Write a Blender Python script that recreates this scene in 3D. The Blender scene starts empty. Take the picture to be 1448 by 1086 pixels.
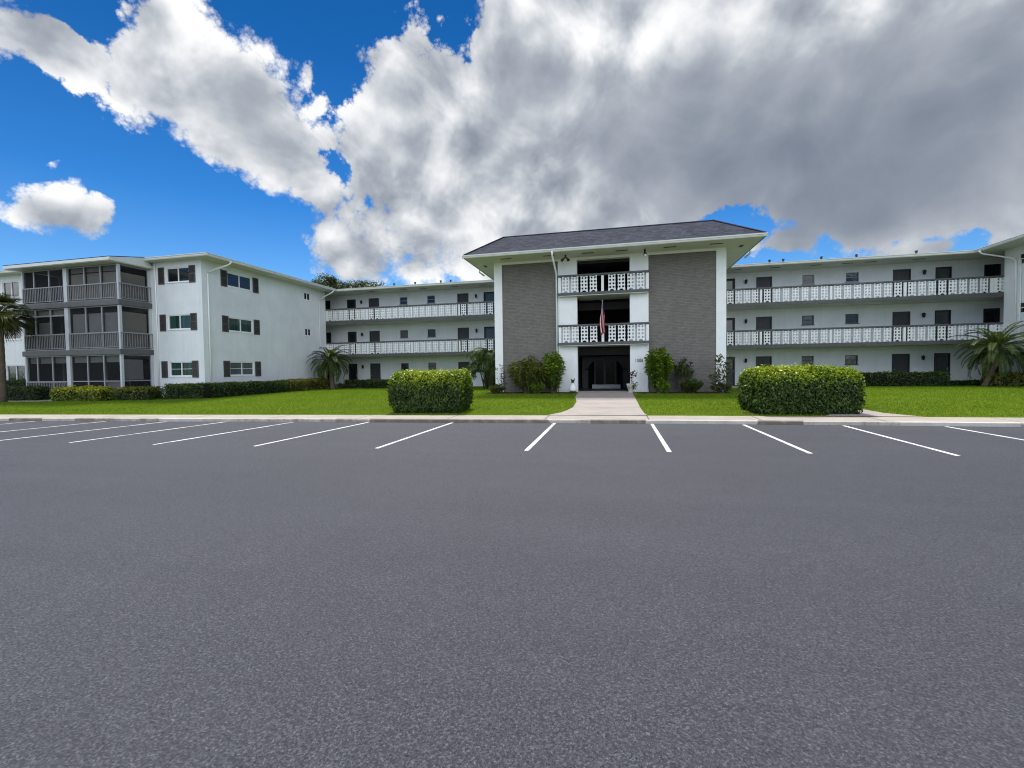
import bpy, math, random
import numpy as np
from mathutils import Matrix, Vector, Euler

R = math.radians
rng = np.random.default_rng(7)
random.seed(7)
scene = bpy.context.scene
COL = scene.collection

# ------------------------------------------------------------------ camera
cam_data = bpy.data.cameras.new("camera")
cam_data.sensor_fit = 'HORIZONTAL'
cam_data.sensor_width = 36.0
cam_data.lens = 36.0 * 627.8 / 1448.0
cam_data.clip_start = 0.05
cam_data.clip_end = 6000.0
cam = bpy.data.objects.new("camera", cam_data)
COL.objects.link(cam)
cam.matrix_world = Matrix((
    (0.973826, 0.005849, 0.22722, 0.0),
    (0.226907, 0.033345, -0.973345, 0.0),
    (-0.01327, 0.999427, 0.031145, 1.6),
    (0, 0, 0, 1)))
scene.camera = cam

# ------------------------------------------------------------------ exposure and light
scene.view_settings.view_transform = 'Standard'
scene.view_settings.look = 'None'
scene.view_settings.exposure = 1.1
scene.view_settings.gamma = 1.0
scene.cycles.filter_width = 1.1
scene.cycles.use_denoising = True
SUN_EL, SUN_AZ = 68.0, -20.0          # azimuth from +Y, clockwise positive
sun_data = bpy.data.lights.new("sun", 'SUN')
sun_data.energy = 2.5
sun_data.angle = R(12)
sun_data.color = (1.0, 0.97, 0.91)
sun = bpy.data.objects.new("sun", sun_data)
COL.objects.link(sun)
sd = Vector((math.sin(R(SUN_AZ)) * math.cos(R(SUN_EL)), math.cos(R(SUN_AZ)) * math.cos(R(SUN_EL)), math.sin(R(SUN_EL))))
sun.rotation_euler = (-sd).to_track_quat('-Z', 'Y').to_euler()
sun.location = sd * 60

NOISE_MID = 0.80
# clouds: azimuth, elevation, tilt, half width, half height (degrees), weight
CLOUDS = [
    (-60.29,26.08,6.07,3.56,3.36,1.3), (-57.06,26.1,-2.52,1.93,2.03,0.8), (-53.7,25.68,-4.24,3.68,3.1,1.0), (-48.83,31.96,20.14,3.29,3.09,1.0),
    (-45.59,29.7,-9.96,5.51,5.35,1.15), (-40.72,26.7,-25.94,5.9,4.76,1.1), (-37.64,21.26,-47.55,3.96,3.2,0.9), (-36.36,26.52,-9.81,1.92,1.12,0.5),
    (-49.4,24.39,-20.12,3.84,2.94,0.7), (-43.92,22.23,-35.14,3.92,2.86,0.7), (-58.81,14.78,13.66,3.6,2.35,1.0), (-60.91,14.67,14.58,2.03,1.92,0.7),
    (-56.55,14.51,-7.85,1.78,1.64,0.6), (-25.65,35.25,6.68,4.6,3.76,1.0), (-28.34,29.21,6.89,5.26,5.18,1.0), (-21.94,29.07,3.64,6.85,6.64,1.1),
    (-30.17,22.87,6.07,5.31,4.47,1.0), (-20.31,23.15,2.14,10.42,7.42,1.1), (-34.63,20.21,7.0,2.95,1.61,0.6), (-34.77,14.92,5.06,5.44,3.27,1.0),
    (-27.42,15.83,3.23,7.31,4.65,1.0), (-30.04,11.21,2.61,8.87,2.65,0.9), (-19.12,15.71,0.9,7.68,4.94,1.0), (-16.03,12.36,-0.12,3.87,1.54,1.0),
    (-13.65,35.22,7.69,2.61,3.51,0.9), (-9.37,35.12,-2.78,7.22,6.41,1.1), (-9.53,24.64,-2.19,10.41,9.43,1.1), (0.17,30.74,-7.54,12.22,10.67,1.2),
    (0.09,19.52,-5.21,11.13,5.76,1.1), (11.34,27.73,-12.65,12.57,9.98,1.2), (9.07,21.79,5.72,6.24,4.42,0.9), (21.45,26.48,-17.83,11.33,8.66,1.2),
    (19.64,20.15,-13.3,3.68,3.29,0.8), (25.55,19.04,-15.49,10.22,6.79,1.3), (30.54,24.05,-22.08,8.32,8.46,1.2), (35.61,20.55,-22.73,6.36,6.62,1.2),
    (40.9,18.37,-24.49,6.52,7.92,1.2), (30.17,16.58,7.85,6.15,4.67,1.1), (27.13,20.71,-17.52,8.22,7.07,0.9), (22.66,24.97,-17.69,8.39,6.44,0.8),
    (34.97,16.3,2.86,3.34,3.15,0.9), (10.59,35.39,-14.9,18.12,5.82,1.1), (31.38,28.73,-26.05,11.07,5.27,1.1), (23.91,15.26,-2.66,4.95,2.71,0.8),
    (16.03,12.2,-7.56,4.21,1.35,1.3), (19.36,12.61,-8.77,2.03,1.15,1.0), (29.28,10.81,-10.69,3.16,0.77,1.1), (35.05,11.41,31.38,1.78,1.51,0.9),
    (24.52,10.76,-9.11,2.82,0.62,0.5), (-37.32,31.57,-17.41,1.02,1.46,0.9), (-35.89,29.62,-30.89,0.81,1.41,0.7), (-60.26,18.22,17.66,0.83,0.49,0.8)]
SHADE = [
    (25.55,18.73,-3.53,14.44,7.68,0.95), (10.59,23.62,-10.72,13.09,8.11,0.6), (18.97,24.15,-15.15,13.23,7.44,0.55), (1.82,24.88,-7.11,11.3,8.39,0.42),
    (-5.89,31.28,-4.42,6.75,3.81,0.35), (33.67,21.3,-22.03,8.93,8.87,0.6), (26.51,28.67,-22.41,11.01,4.15,0.2), (26.68,13.7,-12.08,10.62,2.59,0.4),
    (17.7,18.54,-11.54,9.59,4.12,0.4), (-42.15,25.15,-26.84,5.3,3.94,0.75), (-46.24,29.25,-16.47,3.88,3.2,0.35), (-19.35,26.8,2.14,7.08,4.89,0.32),
    (-23.86,21.12,3.19,7.26,3.42,0.2), (-9.64,16.89,-1.74,5.15,2.45,0.2), (-12.14,30.25,-1.15,5.39,4.59,0.3), (-59.28,13.74,12.89,2.59,1.18,0.35),
    (-52.17,24.77,-5.66,2.74,1.54,0.3)]

class NT:
    """small helper to wire shader nodes"""
    def __init__(self, tree):
        self.t = tree; self.n = tree.nodes; self.l = tree.links
    def new(self, typ, **kw):
        nd = self.n.new(typ)
        for k, v in kw.items(): setattr(nd, k, v)
        return nd
    def set(self, sock, v):
        if isinstance(v, bpy.types.NodeSocket): self.l.new(v, sock)
        else: sock.default_value = v
    def math(self, op, a, b=None, c=None, clamp=False):
        nd = self.new('ShaderNodeMath', operation=op, use_clamp=clamp)
        for i, v in enumerate((a, b, c)):
            if v is not None: self.set(nd.inputs[i], v)
        return nd.outputs[0]
    def vmath(self, op, a, b=None, s=None):
        nd = self.new('ShaderNodeVectorMath', operation=op)
        self.set(nd.inputs[0], a)
        if b is not None: self.set(nd.inputs[1], b)
        if s is not None: self.set(nd.inputs['Scale'], s)
        return nd.outputs[1] if op in ('DOT_PRODUCT', 'LENGTH', 'DISTANCE') else nd.outputs[0]
    def mapr(self, v, a, b, c=0.0, d=1.0, smooth=False):
        nd = self.new('ShaderNodeMapRange', interpolation_type='SMOOTHSTEP' if smooth else 'LINEAR')
        nd.clamp = True
        self.set(nd.inputs[0], v)
        for i, q in enumerate((a, b, c, d)): self.set(nd.inputs[i + 1], q)
        return nd.outputs[0]
    def mix(self, f, a, b, mode='MIX'):
        nd = self.new('ShaderNodeMix', data_type='RGBA', blend_type=mode)
        self.set(nd.inputs['Factor'], f)
        for s, v in ((nd.inputs[6], a), (nd.inputs[7], b)):
            if isinstance(v, tuple) and len(v) == 3: v = v + (1,)
            self.set(s, v)
        return nd.outputs[2]
    def noise(self, vec, scale, detail=4, rough=0.5, dist=0.0, typ=None, lac=2.0, norm=True):
        nd = self.new('ShaderNodeTexNoise')
        if typ: nd.noise_type = typ
        nd.normalize = norm
        if vec is not None: self.l.new(vec, nd.inputs['Vector'])
        nd.inputs['Scale'].default_value = scale; nd.inputs['Detail'].default_value = detail
        nd.inputs['Roughness'].default_value = rough; nd.inputs['Distortion'].default_value = dist
        nd.inputs['Lacunarity'].default_value = lac
        return nd.outputs[0]
    def ramp(self, f, stops, interp='LINEAR'):
        nd = self.new('ShaderNodeValToRGB')
        e = nd.color_ramp; e.interpolation = interp
        while len(e.elements) < len(stops): e.elements.new(0.5)
        for el, (p, c) in zip(e.elements, stops):
            el.position = p; el.color = tuple(c) + (1,) if len(c) == 3 else c
        self.l.new(f, nd.inputs[0])
        return nd.outputs[0]

def direction(az, el):
    return Vector((math.sin(R(az)) * math.cos(R(el)), math.cos(R(az)) * math.cos(R(el)), math.sin(R(el))))

def make_sky():
    w = bpy.data.worlds.new("World")
    scene.world = w
    w.use_nodes = True
    t = NT(w.node_tree)
    t.n.clear()
    out = t.new('ShaderNodeOutputWorld')
    bg = t.new('ShaderNodeBackground')
    bg.inputs['Strength'].default_value = 0.07
    t.l.new(bg.outputs[0], out.inputs[0])
    d = t.new('ShaderNodeTexCoord').outputs['Generated']
    sky = t.new('ShaderNodeTexSky', sky_type='NISHITA')
    sky.sun_disc = False
    sky.sun_elevation = R(SUN_EL); sky.sun_rotation = R(SUN_AZ)
    sky.altitude = 0; sky.air_density = 1.0; sky.dust_density = 0.3; sky.ozone_density = 3.0
    sep = t.new('ShaderNodeSeparateXYZ'); t.l.new(d, sep.inputs[0])
    up = sep.outputs[2]
    # clear-air blue, a little deeper towards the zenith as in the processed photograph
    blue = t.mix(1.0, sky.outputs[0], t.ramp(up, [(0.0, (0.62, 0.76, 0.88)), (0.15, (0.40, 0.70, 0.95)), (0.32, (0.13, 0.48, 0.82)), (0.55, (0.045, 0.32, 0.60)), (0.8, (0.02, 0.20, 0.45))]), 'MULTIPLY')
    # warp the directions a little so that the cloud masses get ragged outlines
    def cloud_field(dv):
        wn = t.new('ShaderNodeTexNoise'); wn.inputs['Scale'].default_value = 5.0; wn.inputs['Detail'].default_value = 3.0
        t.l.new(dv, wn.inputs['Vector'])
        wv = t.vmath('SUBTRACT', wn.outputs['Color'], (0.5, 0.5, 0.5))
        dw = t.vmath('ADD', dv, t.vmath('SCALE', wv, s=0.10))
        return dw
    dw = cloud_field(d)
    def blobs(vec, lst, grow):
        acc = None
        for (az, el, th, a, b, amp) in lst:
            c = direction(az, el)
            e = Vector((math.cos(R(az)), -math.sin(R(az)), 0)); n = c.cross(e)
            if n.z < 0: n = -n
            t1 = e * math.cos(R(th)) + n * math.sin(R(th)); t2 = -e * math.sin(R(th)) + n * math.cos(R(th))
            m = Matrix((t1, t2, t1.cross(t2))).transposed()
            mp = t.new('ShaderNodeMapping', vector_type='TEXTURE')
            t.l.new(vec, mp.inputs['Vector'])
            mp.inputs['Location'].default_value = c
            mp.inputs['Rotation'].default_value = m.to_euler()
            mp.inputs['Scale'].default_value = (R(a) * grow, R(b) * grow, 0.5)
            g = t.new('ShaderNodeTexGradient', gradient_type='SPHERICAL')
            t.l.new(mp.outputs[0], g.inputs[0])
            g = g.outputs['Fac']
            acc = t.math('MULTIPLY', g, amp) if acc is None else t.math('MULTIPLY_ADD', g, amp, acc)
        return acc
    mass = blobs(dw, CLOUDS, 1.45)
    # saturating sum: 1 - exp(-k m)
    mass = t.math('SUBTRACT', 1.0, t.math('POWER', 2.718, t.math('MULTIPLY', mass, -2.2)))
    # the half of the sky behind the viewer: unseen bright cumulus, added to light the facade
    back = t.noise(d, 2.3, 3, 0.5)
    back = t.math('MULTIPLY', t.mapr(back, 0.34, 0.54, 0, 0.95), t.mapr(sep.outputs[1], 0.30, -0.05, 0, 1, True))
    mass = t.math('MAXIMUM', mass, back)
    def billow(vec, det):
        v1 = t.new('ShaderNodeTexVoronoi', feature='F1'); t.l.new(vec, v1.inputs['Vector'])
        v1.inputs['Scale'].default_value = 11.0; v1.inputs['Detail'].default_value = det - 2.0; v1.inputs['Roughness'].default_value = 0.62
        v1.inputs['Lacunarity'].default_value = 2.3
        n1 = t.noise(vec, 6.0, det + 2, 0.60, 0.4)
        b = t.math('MULTIPLY_ADD', v1.outputs['Distance'], -1.0, 1.0)
        return t.math('ADD', t.math('MULTIPLY', b, 0.5), t.math('MULTIPLY', n1, 1.1))
    bl = billow(d, 6.0)
    # offset towards the light: which side of each puff faces the sun
    off = tuple(sd * 0.030 + Vector((-0.010, 0, 0.014)))
    bs = billow(d, 2.0); bs2 = billow(t.vmath('ADD', d, off), 2.0)
    dens = t.math('MULTIPLY_ADD', mass, 1.25, t.math('MULTIPLY_ADD', bl, 1.35, -NOISE_MID * 1.35))
    dens = t.math('ADD', dens, t.mapr(mass, 0.86, 0.99, 0, 0.55))
    mask = t.mapr(dens, 0.38, t.mapr(t.noise(d, 3.0, 2), 0.4, 0.65, 0.58, 0.95), 0, 1, True)
    relief = t.math('SUBTRACT', bs, bs2)
    shade = blobs(d, SHADE, 1.5)
    low = t.noise(d, 3.5, 4, 0.5)
    core = t.mapr(t.math('MULTIPLY_ADD', mass, 1.25, t.math('MULTIPLY_ADD', bs, 0.9, -NOISE_MID * 0.9)), 0.55, 1.35, 0, 1)
    k = t.math('ADD', t.math('MULTIPLY', shade, 0.62), t.math('MULTIPLY', core, 0.42))
    k = t.math('ADD', k, t.math('MULTIPLY_ADD', low, 0.7, -0.37))
    k = t.math('SUBTRACT', k, t.math('MULTIPLY', relief, t.mapr(shade, 0.15, 0.8, 1.9, 0.75)))
    k = t.math('SUBTRACT', k, t.math('MULTIPLY', t.math('SUBTRACT', bl, bs), t.mapr(shade, 0.15, 0.8, 0.42, 0.10)))
    k = t.math('SUBTRACT', k, 0.08)
    k = t.math('SUBTRACT', k, t.mapr(sep.outputs[1], 0.1, -0.4, 0, 0.35))
    ccol = t.ramp(t.mapr(k, -0.15, 1.42), [(0.0, (6.9, 6.95, 7.0)), (0.16, (5.9, 6.0, 6.15)), (0.34, (4.3, 4.5, 4.8)), (0.55, (2.75, 3.0, 3.4)), (0.78, (1.85, 2.1, 2.55)), (1.0, (1.35, 1.6, 2.05))])
    # unseen cloud behind the viewer, brightened as fill light for the shaded facade
    ccol = t.mix(1.0, ccol, t.ramp(t.mapr(sep.outputs[1], 0.15, -0.35), [(0, (1, 1, 1)), (1, (2.25, 2.35, 2.5))]), 'MULTIPLY')
    final = t.mix(mask, blue, ccol)
    t.l.new(final, bg.inputs['Color'])
    w.cycles.sampling_method = 'MANUAL'
    w.cycles.sample_map_resolution = 512
make_sky()

# ------------------------------------------------------------------ helpers
def link(o):
    COL.objects.link(o); return o

def tag(o, label, cat, group=None):
    o['label'] = label; o['category'] = cat
    if group: o['group'] = group
    return o

def thing(name, label, cat, loc, group=None):
    o = bpy.data.objects.new(name, None)
    o.empty_display_size = 0.3
    o.location = loc
    link(o)
    return tag(o, label, cat, group)

def root_loc(o):
    while o.parent: o = o.parent
    return np.array(o.location)

class MB:
    def __init__(self): self.v = []; self.f = []
    def pts(self, P, F):
        b = len(self.v); self.v += [tuple(p) for p in P]; self.f += [tuple(b + i for i in q) for q in F]
    def quad(self, *P): self.pts(P, [tuple(range(len(P)))])
    def box(self, x0, y0, z0, x1, y1, z1):
        self.pts([(x0, y0, z0), (x1, y0, z0), (x1, y1, z0), (x0, y1, z0), (x0, y0, z1), (x1, y0, z1), (x1, y1, z1), (x0, y1, z1)],
                 [(0, 3, 2, 1), (4, 5, 6, 7), (0, 1, 5, 4), (1, 2, 6, 5), (2, 3, 7, 6), (3, 0, 4, 7)])
    def fbox(self, fn, a0, d0, z0, a1, d1, z1):
        P = [fn(a, d, z) for z in (z0, z1) for (a, d) in ((a0, d0), (a1, d0), (a1, d1), (a0, d1))]
        self.pts(P, [(0, 3, 2, 1), (4, 5, 6, 7), (0, 1, 5, 4), (1, 2, 6, 5), (2, 3, 7, 6), (3, 0, 4, 7)])
    def tube(self, P, rad, n=8, cap=True):
        P = [Vector(p) for p in P]
        if not hasattr(rad, '__len__'): rad = [rad] * len(P)
        b = len(self.v); ref = Vector((0.31, 0.17, 0.93))
        for i, p in enumerate(P):
            t = (P[min(i + 1, len(P) - 1)] - P[max(i - 1, 0)]).normalized()
            u = t.cross(ref)
            if u.length < 1e-3: u = t.cross(Vector((1, 0, 0)))
            u.normalize(); w = t.cross(u)
            for k in range(n):
                a = 2 * math.pi * k / n
                self.v.append(tuple(p + (u * math.cos(a) + w * math.sin(a)) * rad[i]))
        for i in range(len(P) - 1):
            for k in range(n):
                self.f.append((b + i * n + k, b + i * n + (k + 1) % n, b + (i + 1) * n + (k + 1) % n, b + (i + 1) * n + k))
        if cap:
            self.f.append(tuple(b + k for k in range(n))[::-1]); e = b + (len(P) - 1) * n
            self.f.append(tuple(e + k for k in range(n)))
    def lathe(self, c, prof, n=20):
        b = len(self.v)
        for r, z in prof:
            for k in range(n):
                a = 2 * math.pi * k / n
                self.v.append((c[0] + r * math.cos(a), c[1] + r * math.sin(a), c[2] + z))
        for i in range(len(prof) - 1):
            for k in range(n):
                self.f.append((b + i * n + k, b + i * n + (k + 1) % n, b + (i + 1) * n + (k + 1) % n, b + (i + 1) * n + k))
        self.f.append(tuple(b + k for k in range(n))[::-1]); e = b + (len(prof) - 1) * n
        self.f.append(tuple(e + k for k in range(n)))
    def ball(self, c, r, n=14, m=9):
        sx, sy, sz = r if hasattr(r, '__len__') else (r, r, r)
        b = len(self.v)
        for i in range(m + 1):
            th = math.pi * i / m
            for k in range(n):
                a = 2 * math.pi * k / n
                self.v.append((c[0] + sx * math.sin(th) * math.cos(a), c[1] + sy * math.sin(th) * math.sin(a), c[2] + sz * math.cos(th)))
        for i in range(m):
            for k in range(n):
                self.f.append((b + i * n + k, b + i * n + (k + 1) % n, b + (i + 1) * n + (k + 1) % n, b + (i + 1) * n + k))
    def build(self, name, mat, parent=None, smooth=False, bevel=0.0):
        me = bpy.data.meshes.new(name)
        off = root_loc(parent) if parent is not None else np.zeros(3)
        V = np.array(self.v, dtype=float) - off
        me.from_pydata(V.tolist(), [], self.f)
        me.update()
        if smooth:
            me.polygons.foreach_set('use_smooth', [True] * len(me.polygons))
        me.materials.append(mat)
        o = link(bpy.data.objects.new(name, me))
        if parent is not None: o.parent = parent
        if bevel:
            m = o.modifiers.new('bevel', 'BEVEL'); m.width = bevel; m.segments = 2; m.limit_method = 'ANGLE'
        return o

def np_mesh(name, V, F, mat, parent=None, tint=None, smooth=False):
    """fast mesh from numpy: V (n,3), F (m,k)"""
    off = root_loc(parent) if parent is not None else np.zeros(3)
    V = np.asarray(V, dtype=np.float32) - off.astype(np.float32); F = np.asarray(F, dtype=np.int32)
    me = bpy.data.meshes.new(name)
    k = F.shape[1]
    me.vertices.add(len(V)); me.vertices.foreach_set('co', V.ravel())
    me.loops.add(F.size); me.loops.foreach_set('vertex_index', F.ravel())
    me.polygons.add(len(F)); me.polygons.foreach_set('loop_start', np.arange(0, F.size, k, dtype=np.int32))
    if tint is not None:
        at = me.attributes.new('tint', 'FLOAT', 'FACE'); at.data.foreach_set('value', np.asarray(tint, dtype=np.float32))
    me.update(calc_edges=True)
    if smooth: me.polygons.foreach_set('use_smooth', [True] * len(F))
    me.materials.append(mat)
    o = link(bpy.data.objects.new(name, me))
    if parent is not None: o.parent = parent
    return o

def structure(o):
    o['kind'] = 'structure'; return o

# ------------------------------------------------------------------ materials
def mat_base(name):
    m = bpy.data.materials.new(name); m.use_nodes = True
    t = NT(m.node_tree)
    return m, t, t.n['Principled BSDF']

def bump(t, bsdf, h, strength=0.3, dist=0.02):
    b = t.new('ShaderNodeBump'); b.inputs['Strength'].default_value = strength; b.inputs['Distance'].default_value = dist
    t.l.new(h, b.inputs['Height']); t.l.new(b.outputs[0], bsdf.inputs['Normal'])

def painted(name, col, rough=0.6, vary=0.08, scale=3.0, grain=60.0, bstr=0.15, spec=0.3, streak=0.0):
    m, t, p = mat_base(name)
    co = t.new('ShaderNodeTexCoord').outputs['Object']
    n = t.noise(co, scale, 5, 0.6)
    f = t.mapr(n, 0.3, 0.7, 1 - vary, 1 + vary)
    if streak:
        mp = t.new('ShaderNodeMapping'); t.l.new(co, mp.inputs[0]); mp.inputs['Scale'].default_value = (5, 5, 0.25)
        s = t.noise(mp.outputs[0], 1.0, 4, 0.6)
        f = t.math('MULTIPLY', f, t.mapr(s, 0.45, 0.8, 1.0, 1 - streak))
    comb = t.new('ShaderNodeCombineColor')
    for i in range(3): t.l.new(f, comb.inputs[i])
    c = t.mix(1.0, tuple(col) + (1,), comb.outputs[0], 'MULTIPLY')
    t.l.new(c, p.inputs['Base Color'])
    p.inputs['Roughness'].default_value = rough
    p.inputs['Specular IOR Level'].default_value = spec
    if bstr: bump(t, p, t.noise(co, grain, 3, 0.6), bstr, 0.01)
    return m

M = {}
M['stucco'] = painted('white_stucco', (0.76, 0.78, 0.795), 0.75, 0.06, 0.9, 45, 0.35, 0.25, 0.06)
M['white'] = painted('white_paint', (0.86, 0.87, 0.87), 0.45, 0.04, 2.0, 30, 0.05, 0.4)
M['soffit'] = painted('soffit_paint', (0.62, 0.63, 0.59), 0.6, 0.05, 1.2, 30, 0.08, 0.3)
M['gutter'] = painted('gutter_paint', (0.66, 0.67, 0.64), 0.4, 0.06, 1.5, 20, 0.05, 0.4)
M['grey'] = painted('grey_trim_paint', (0.10, 0.10, 0.102), 0.5, 0.12, 3.0, 30, 0.08, 0.35)
M['door'] = painted('grey_door_paint', (0.052, 0.052, 0.058), 0.5, 0.1, 2.0, 20, 0.05, 0.35)
M['doorframe'] = painted('dark_door_frame', (0.022, 0.023, 0.027), 0.5, 0.1, 2.0, 20, 0.03, 0.35)
M['shutter'] = painted('brown_grey_shutter', (0.075, 0.066, 0.066), 0.6, 0.15, 5.0, 40, 0.1, 0.3)
M['alu'] = painted('aluminium_frame', (0.27, 0.285, 0.31), 0.4, 0.05, 3.0, 30, 0.03, 0.4)
M['porchshade'] = painted('shaded_white_post', (0.50, 0.52, 0.55), 0.5, 0.06, 2.0, 30, 0.05, 0.35)  # white posts: their shade is put into this grey
M['rail'] = painted('pale_grey_railing', (0.24, 0.24, 0.255), 0.45, 0.08, 3.0, 30, 0.03, 0.4)
M['black'] = painted('black_metal', (0.016, 0.016, 0.017), 0.45, 0.1, 5.0, 40, 0.05, 0.4)
M['lobby'] = painted('lobby_shade_tone', (0.032, 0.032, 0.034), 0.7, 0.1, 2.0, 30, 0.05, 0.2)  # shade of the deep recess put into the wall and slab colour
M['lobbytrim'] = painted('lobby_trim_shade_tone', (0.085, 0.085, 0.088), 0.6, 0.1, 2.0, 30, 0.05, 0.2)  # arch, beams and lobby floor: recess shade put into their colour
M['blind'] = painted('tan_blind', (0.62, 0.57, 0.50), 0.8, 0.08, 1.0, 120, 0.1, 0.15)
M['blindgrey'] = painted('grey_blind', (0.52, 0.52, 0.53), 0.8, 0.08, 1.0, 120, 0.1, 0.15)
M['deck'] = painted('grey_walkway_paint', (0.17, 0.17, 0.168), 0.7, 0.12, 1.5, 40, 0.15, 0.25)
M['roofmem'] = painted('pale_flat_roof', (0.42, 0.43, 0.42), 0.8, 0.1, 1.0, 20, 0.2, 0.2)
M['pot'] = painted('pale_stone_pot', (0.50, 0.47, 0.42), 0.8, 0.15, 8.0, 60, 0.3, 0.2)
M['bark'] = painted('grey_bark', (0.14, 0.11, 0.08), 0.9, 0.3, 6.0, 30, 0.6, 0.15)
M['soil'] = painted('brown_soil', (0.055, 0.036, 0.024), 0.95, 0.4, 4.0, 60, 0.8, 0.1)
M['darkhedge'] = painted('hedge_inner_shade', (0.010, 0.014, 0.006), 0.9, 0.4, 9.0, 30, 0.5, 0.1)

def glass_mat(name, col, rough=0.03, curtain=None):
    m, t, p = mat_base(name)
    co = t.new('ShaderNodeTexCoord').outputs['Object']
    if curtain:
        mp = t.new('ShaderNodeMapping'); t.l.new(co, mp.inputs[0]); mp.inputs['Scale'].default_value = (9, 9, 0.15)
        n = t.noise(mp.outputs[0], 1.0, 3, 0.6)
        c = t.mix(t.mapr(n, 0.35, 0.65), tuple(col), tuple(curtain))
    else:
        n = t.noise(co, 0.9, 2, 0.5)
        c = t.mix(n, tuple(q * 0.6 for q in col), tuple(q * 1.4 for q in col))
    t.l.new(c, p.inputs['Base Color'])
    p.inputs['Roughness'].default_value = rough
    p.inputs['Specular IOR Level'].default_value = 0.55
    wob = t.noise(co, 1.7, 2, 0.5)
    bump(t, p, wob, 0.08, 0.05)
    return m
M['glass'] = glass_mat('dark_window_glass', (0.012, 0.014, 0.018))
M['glassgreen'] = glass_mat('glass_over_green_curtain', (0.012, 0.022, 0.022), 0.05, (0.03, 0.085, 0.075))
M['glassgrey'] = glass_mat('glass_over_grey_blind', (0.07, 0.075, 0.08), 0.06, (0.13, 0.14, 0.145))
M['glassdoor'] = glass_mat('storm_door_glass', (0.05, 0.062, 0.062), 0.05)

def screen_mat():
    m, t, p = mat_base('insect_screen')
    p.inputs['Base Color'].default_value = (0.03, 0.031, 0.034, 1); p.inputs['Roughness'].default_value = 0.8
    p.inputs['Specular IOR Level'].default_value = 0.1
    tr = t.new('ShaderNodeBsdfTransparent'); mx = t.new('ShaderNodeMixShader'); mx.inputs[0].default_value = 0.66
    out = [n for n in t.n if n.bl_idname == 'ShaderNodeOutputMaterial'][0]
    t.l.new(p.outputs[0], mx.inputs[1]); t.l.new(tr.outputs[0], mx.inputs[2]); t.l.new(mx.outputs[0], out.inputs[0])
    return m
M['screen'] = screen_mat()

def brick_mat():
    m, t, p = mat_base('grey_painted_brick')
    co = t.new('ShaderNodeTexCoord').outputs['Object']
    sp = t.new('ShaderNodeSeparateXYZ'); t.l.new(co, sp.inputs[0])
    cb = t.new('ShaderNodeCombineXYZ'); t.l.new(sp.outputs[0], cb.inputs[0]); t.l.new(sp.outputs[2], cb.inputs[1])
    b = t.new('ShaderNodeTexBrick'); t.l.new(cb.outputs[0], b.inputs['Vector'])
    b.inputs['Scale'].default_value = 1.0; b.inputs['Brick Width'].default_value = 0.21; b.inputs['Row Height'].default_value = 0.082
    b.inputs['Mortar Size'].default_value = 0.007; b.inputs['Mortar Smooth'].default_value = 0.3; b.inputs['Bias'].default_value = -0.1
    b.inputs['Color1'].default_value = (0.180, 0.164, 0.150, 1); b.inputs['Color2'].default_value = (0.235, 0.214, 0.197, 1)
    b.inputs['Mortar'].default_value = (0.11, 0.102, 0.096, 1)
    n = t.noise(co, 1.1, 5, 0.6)
    c = t.mix(t.mapr(n, 0.35, 0.7, 0.0, 0.25), b.outputs['Color'], (0.125, 0.115, 0.108))
    t.l.new(c, p.inputs['Base Color'])
    p.inputs['Roughness'].default_value = 0.7; p.inputs['Specular IOR Level'].default_value = 0.25
    h = t.math('MULTIPLY_ADD', b.outputs['Fac'], -1.0, t.math('MULTIPLY', t.noise(co, 40, 3, 0.6), 0.4))
    bump(t, p, h, 0.6, 0.012)
    return m
M['brick'] = brick_mat()

def shingle_mat():
    m, t, p = mat_base('dark_roof_shingles')
    co = t.new('ShaderNodeTexCoord').outputs['Object']
    sp = t.new('ShaderNodeSeparateXYZ'); t.l.new(co, sp.inputs[0])
    cb = t.new('ShaderNodeCombineXYZ')
    t.l.new(t.math('ADD', sp.outputs[0], t.math('MULTIPLY', sp.outputs[1], 0.97)), cb.inputs[0])
    t.l.new(t.math('MULTIPLY', sp.outputs[2], 1.75), cb.inputs[1])
    b = t.new('ShaderNodeTexBrick'); t.l.new(cb.outputs[0], b.inputs['Vector'])
    b.inputs['Scale'].default_value = 1.0; b.inputs['Brick Width'].default_value = 0.30; b.inputs['Row Height'].default_value = 0.14
    b.inputs['Mortar Size'].default_value = 0.008; b.inputs['Bias'].default_value = 0.0
    b.inputs['Color1'].default_value = (0.014, 0.016, 0.026, 1); b.inputs['Color2'].default_value = (0.052, 0.056, 0.080, 1)
    b.inputs['Mortar'].default_value = (0.010, 0.010, 0.013, 1)
    n = t.noise(co, 9, 4, 0.65)
    c = t.mix(t.mapr(n, 0.35, 0.7, 0, 0.6), b.outputs['Color'], (0.050, 0.054, 0.074))
    t.l.new(c, p.inputs['Base Color'])
    p.inputs['Roughness'].default_value = 0.9; p.inputs['Specular IOR Level'].default_value = 0.15
    bump(t, p, t.math('ADD', b.outputs['Fac'], t.noise(co, 120, 2, 0.6)), 0.5, 0.01)
    return m
M['shingle'] = shingle_mat()

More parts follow.
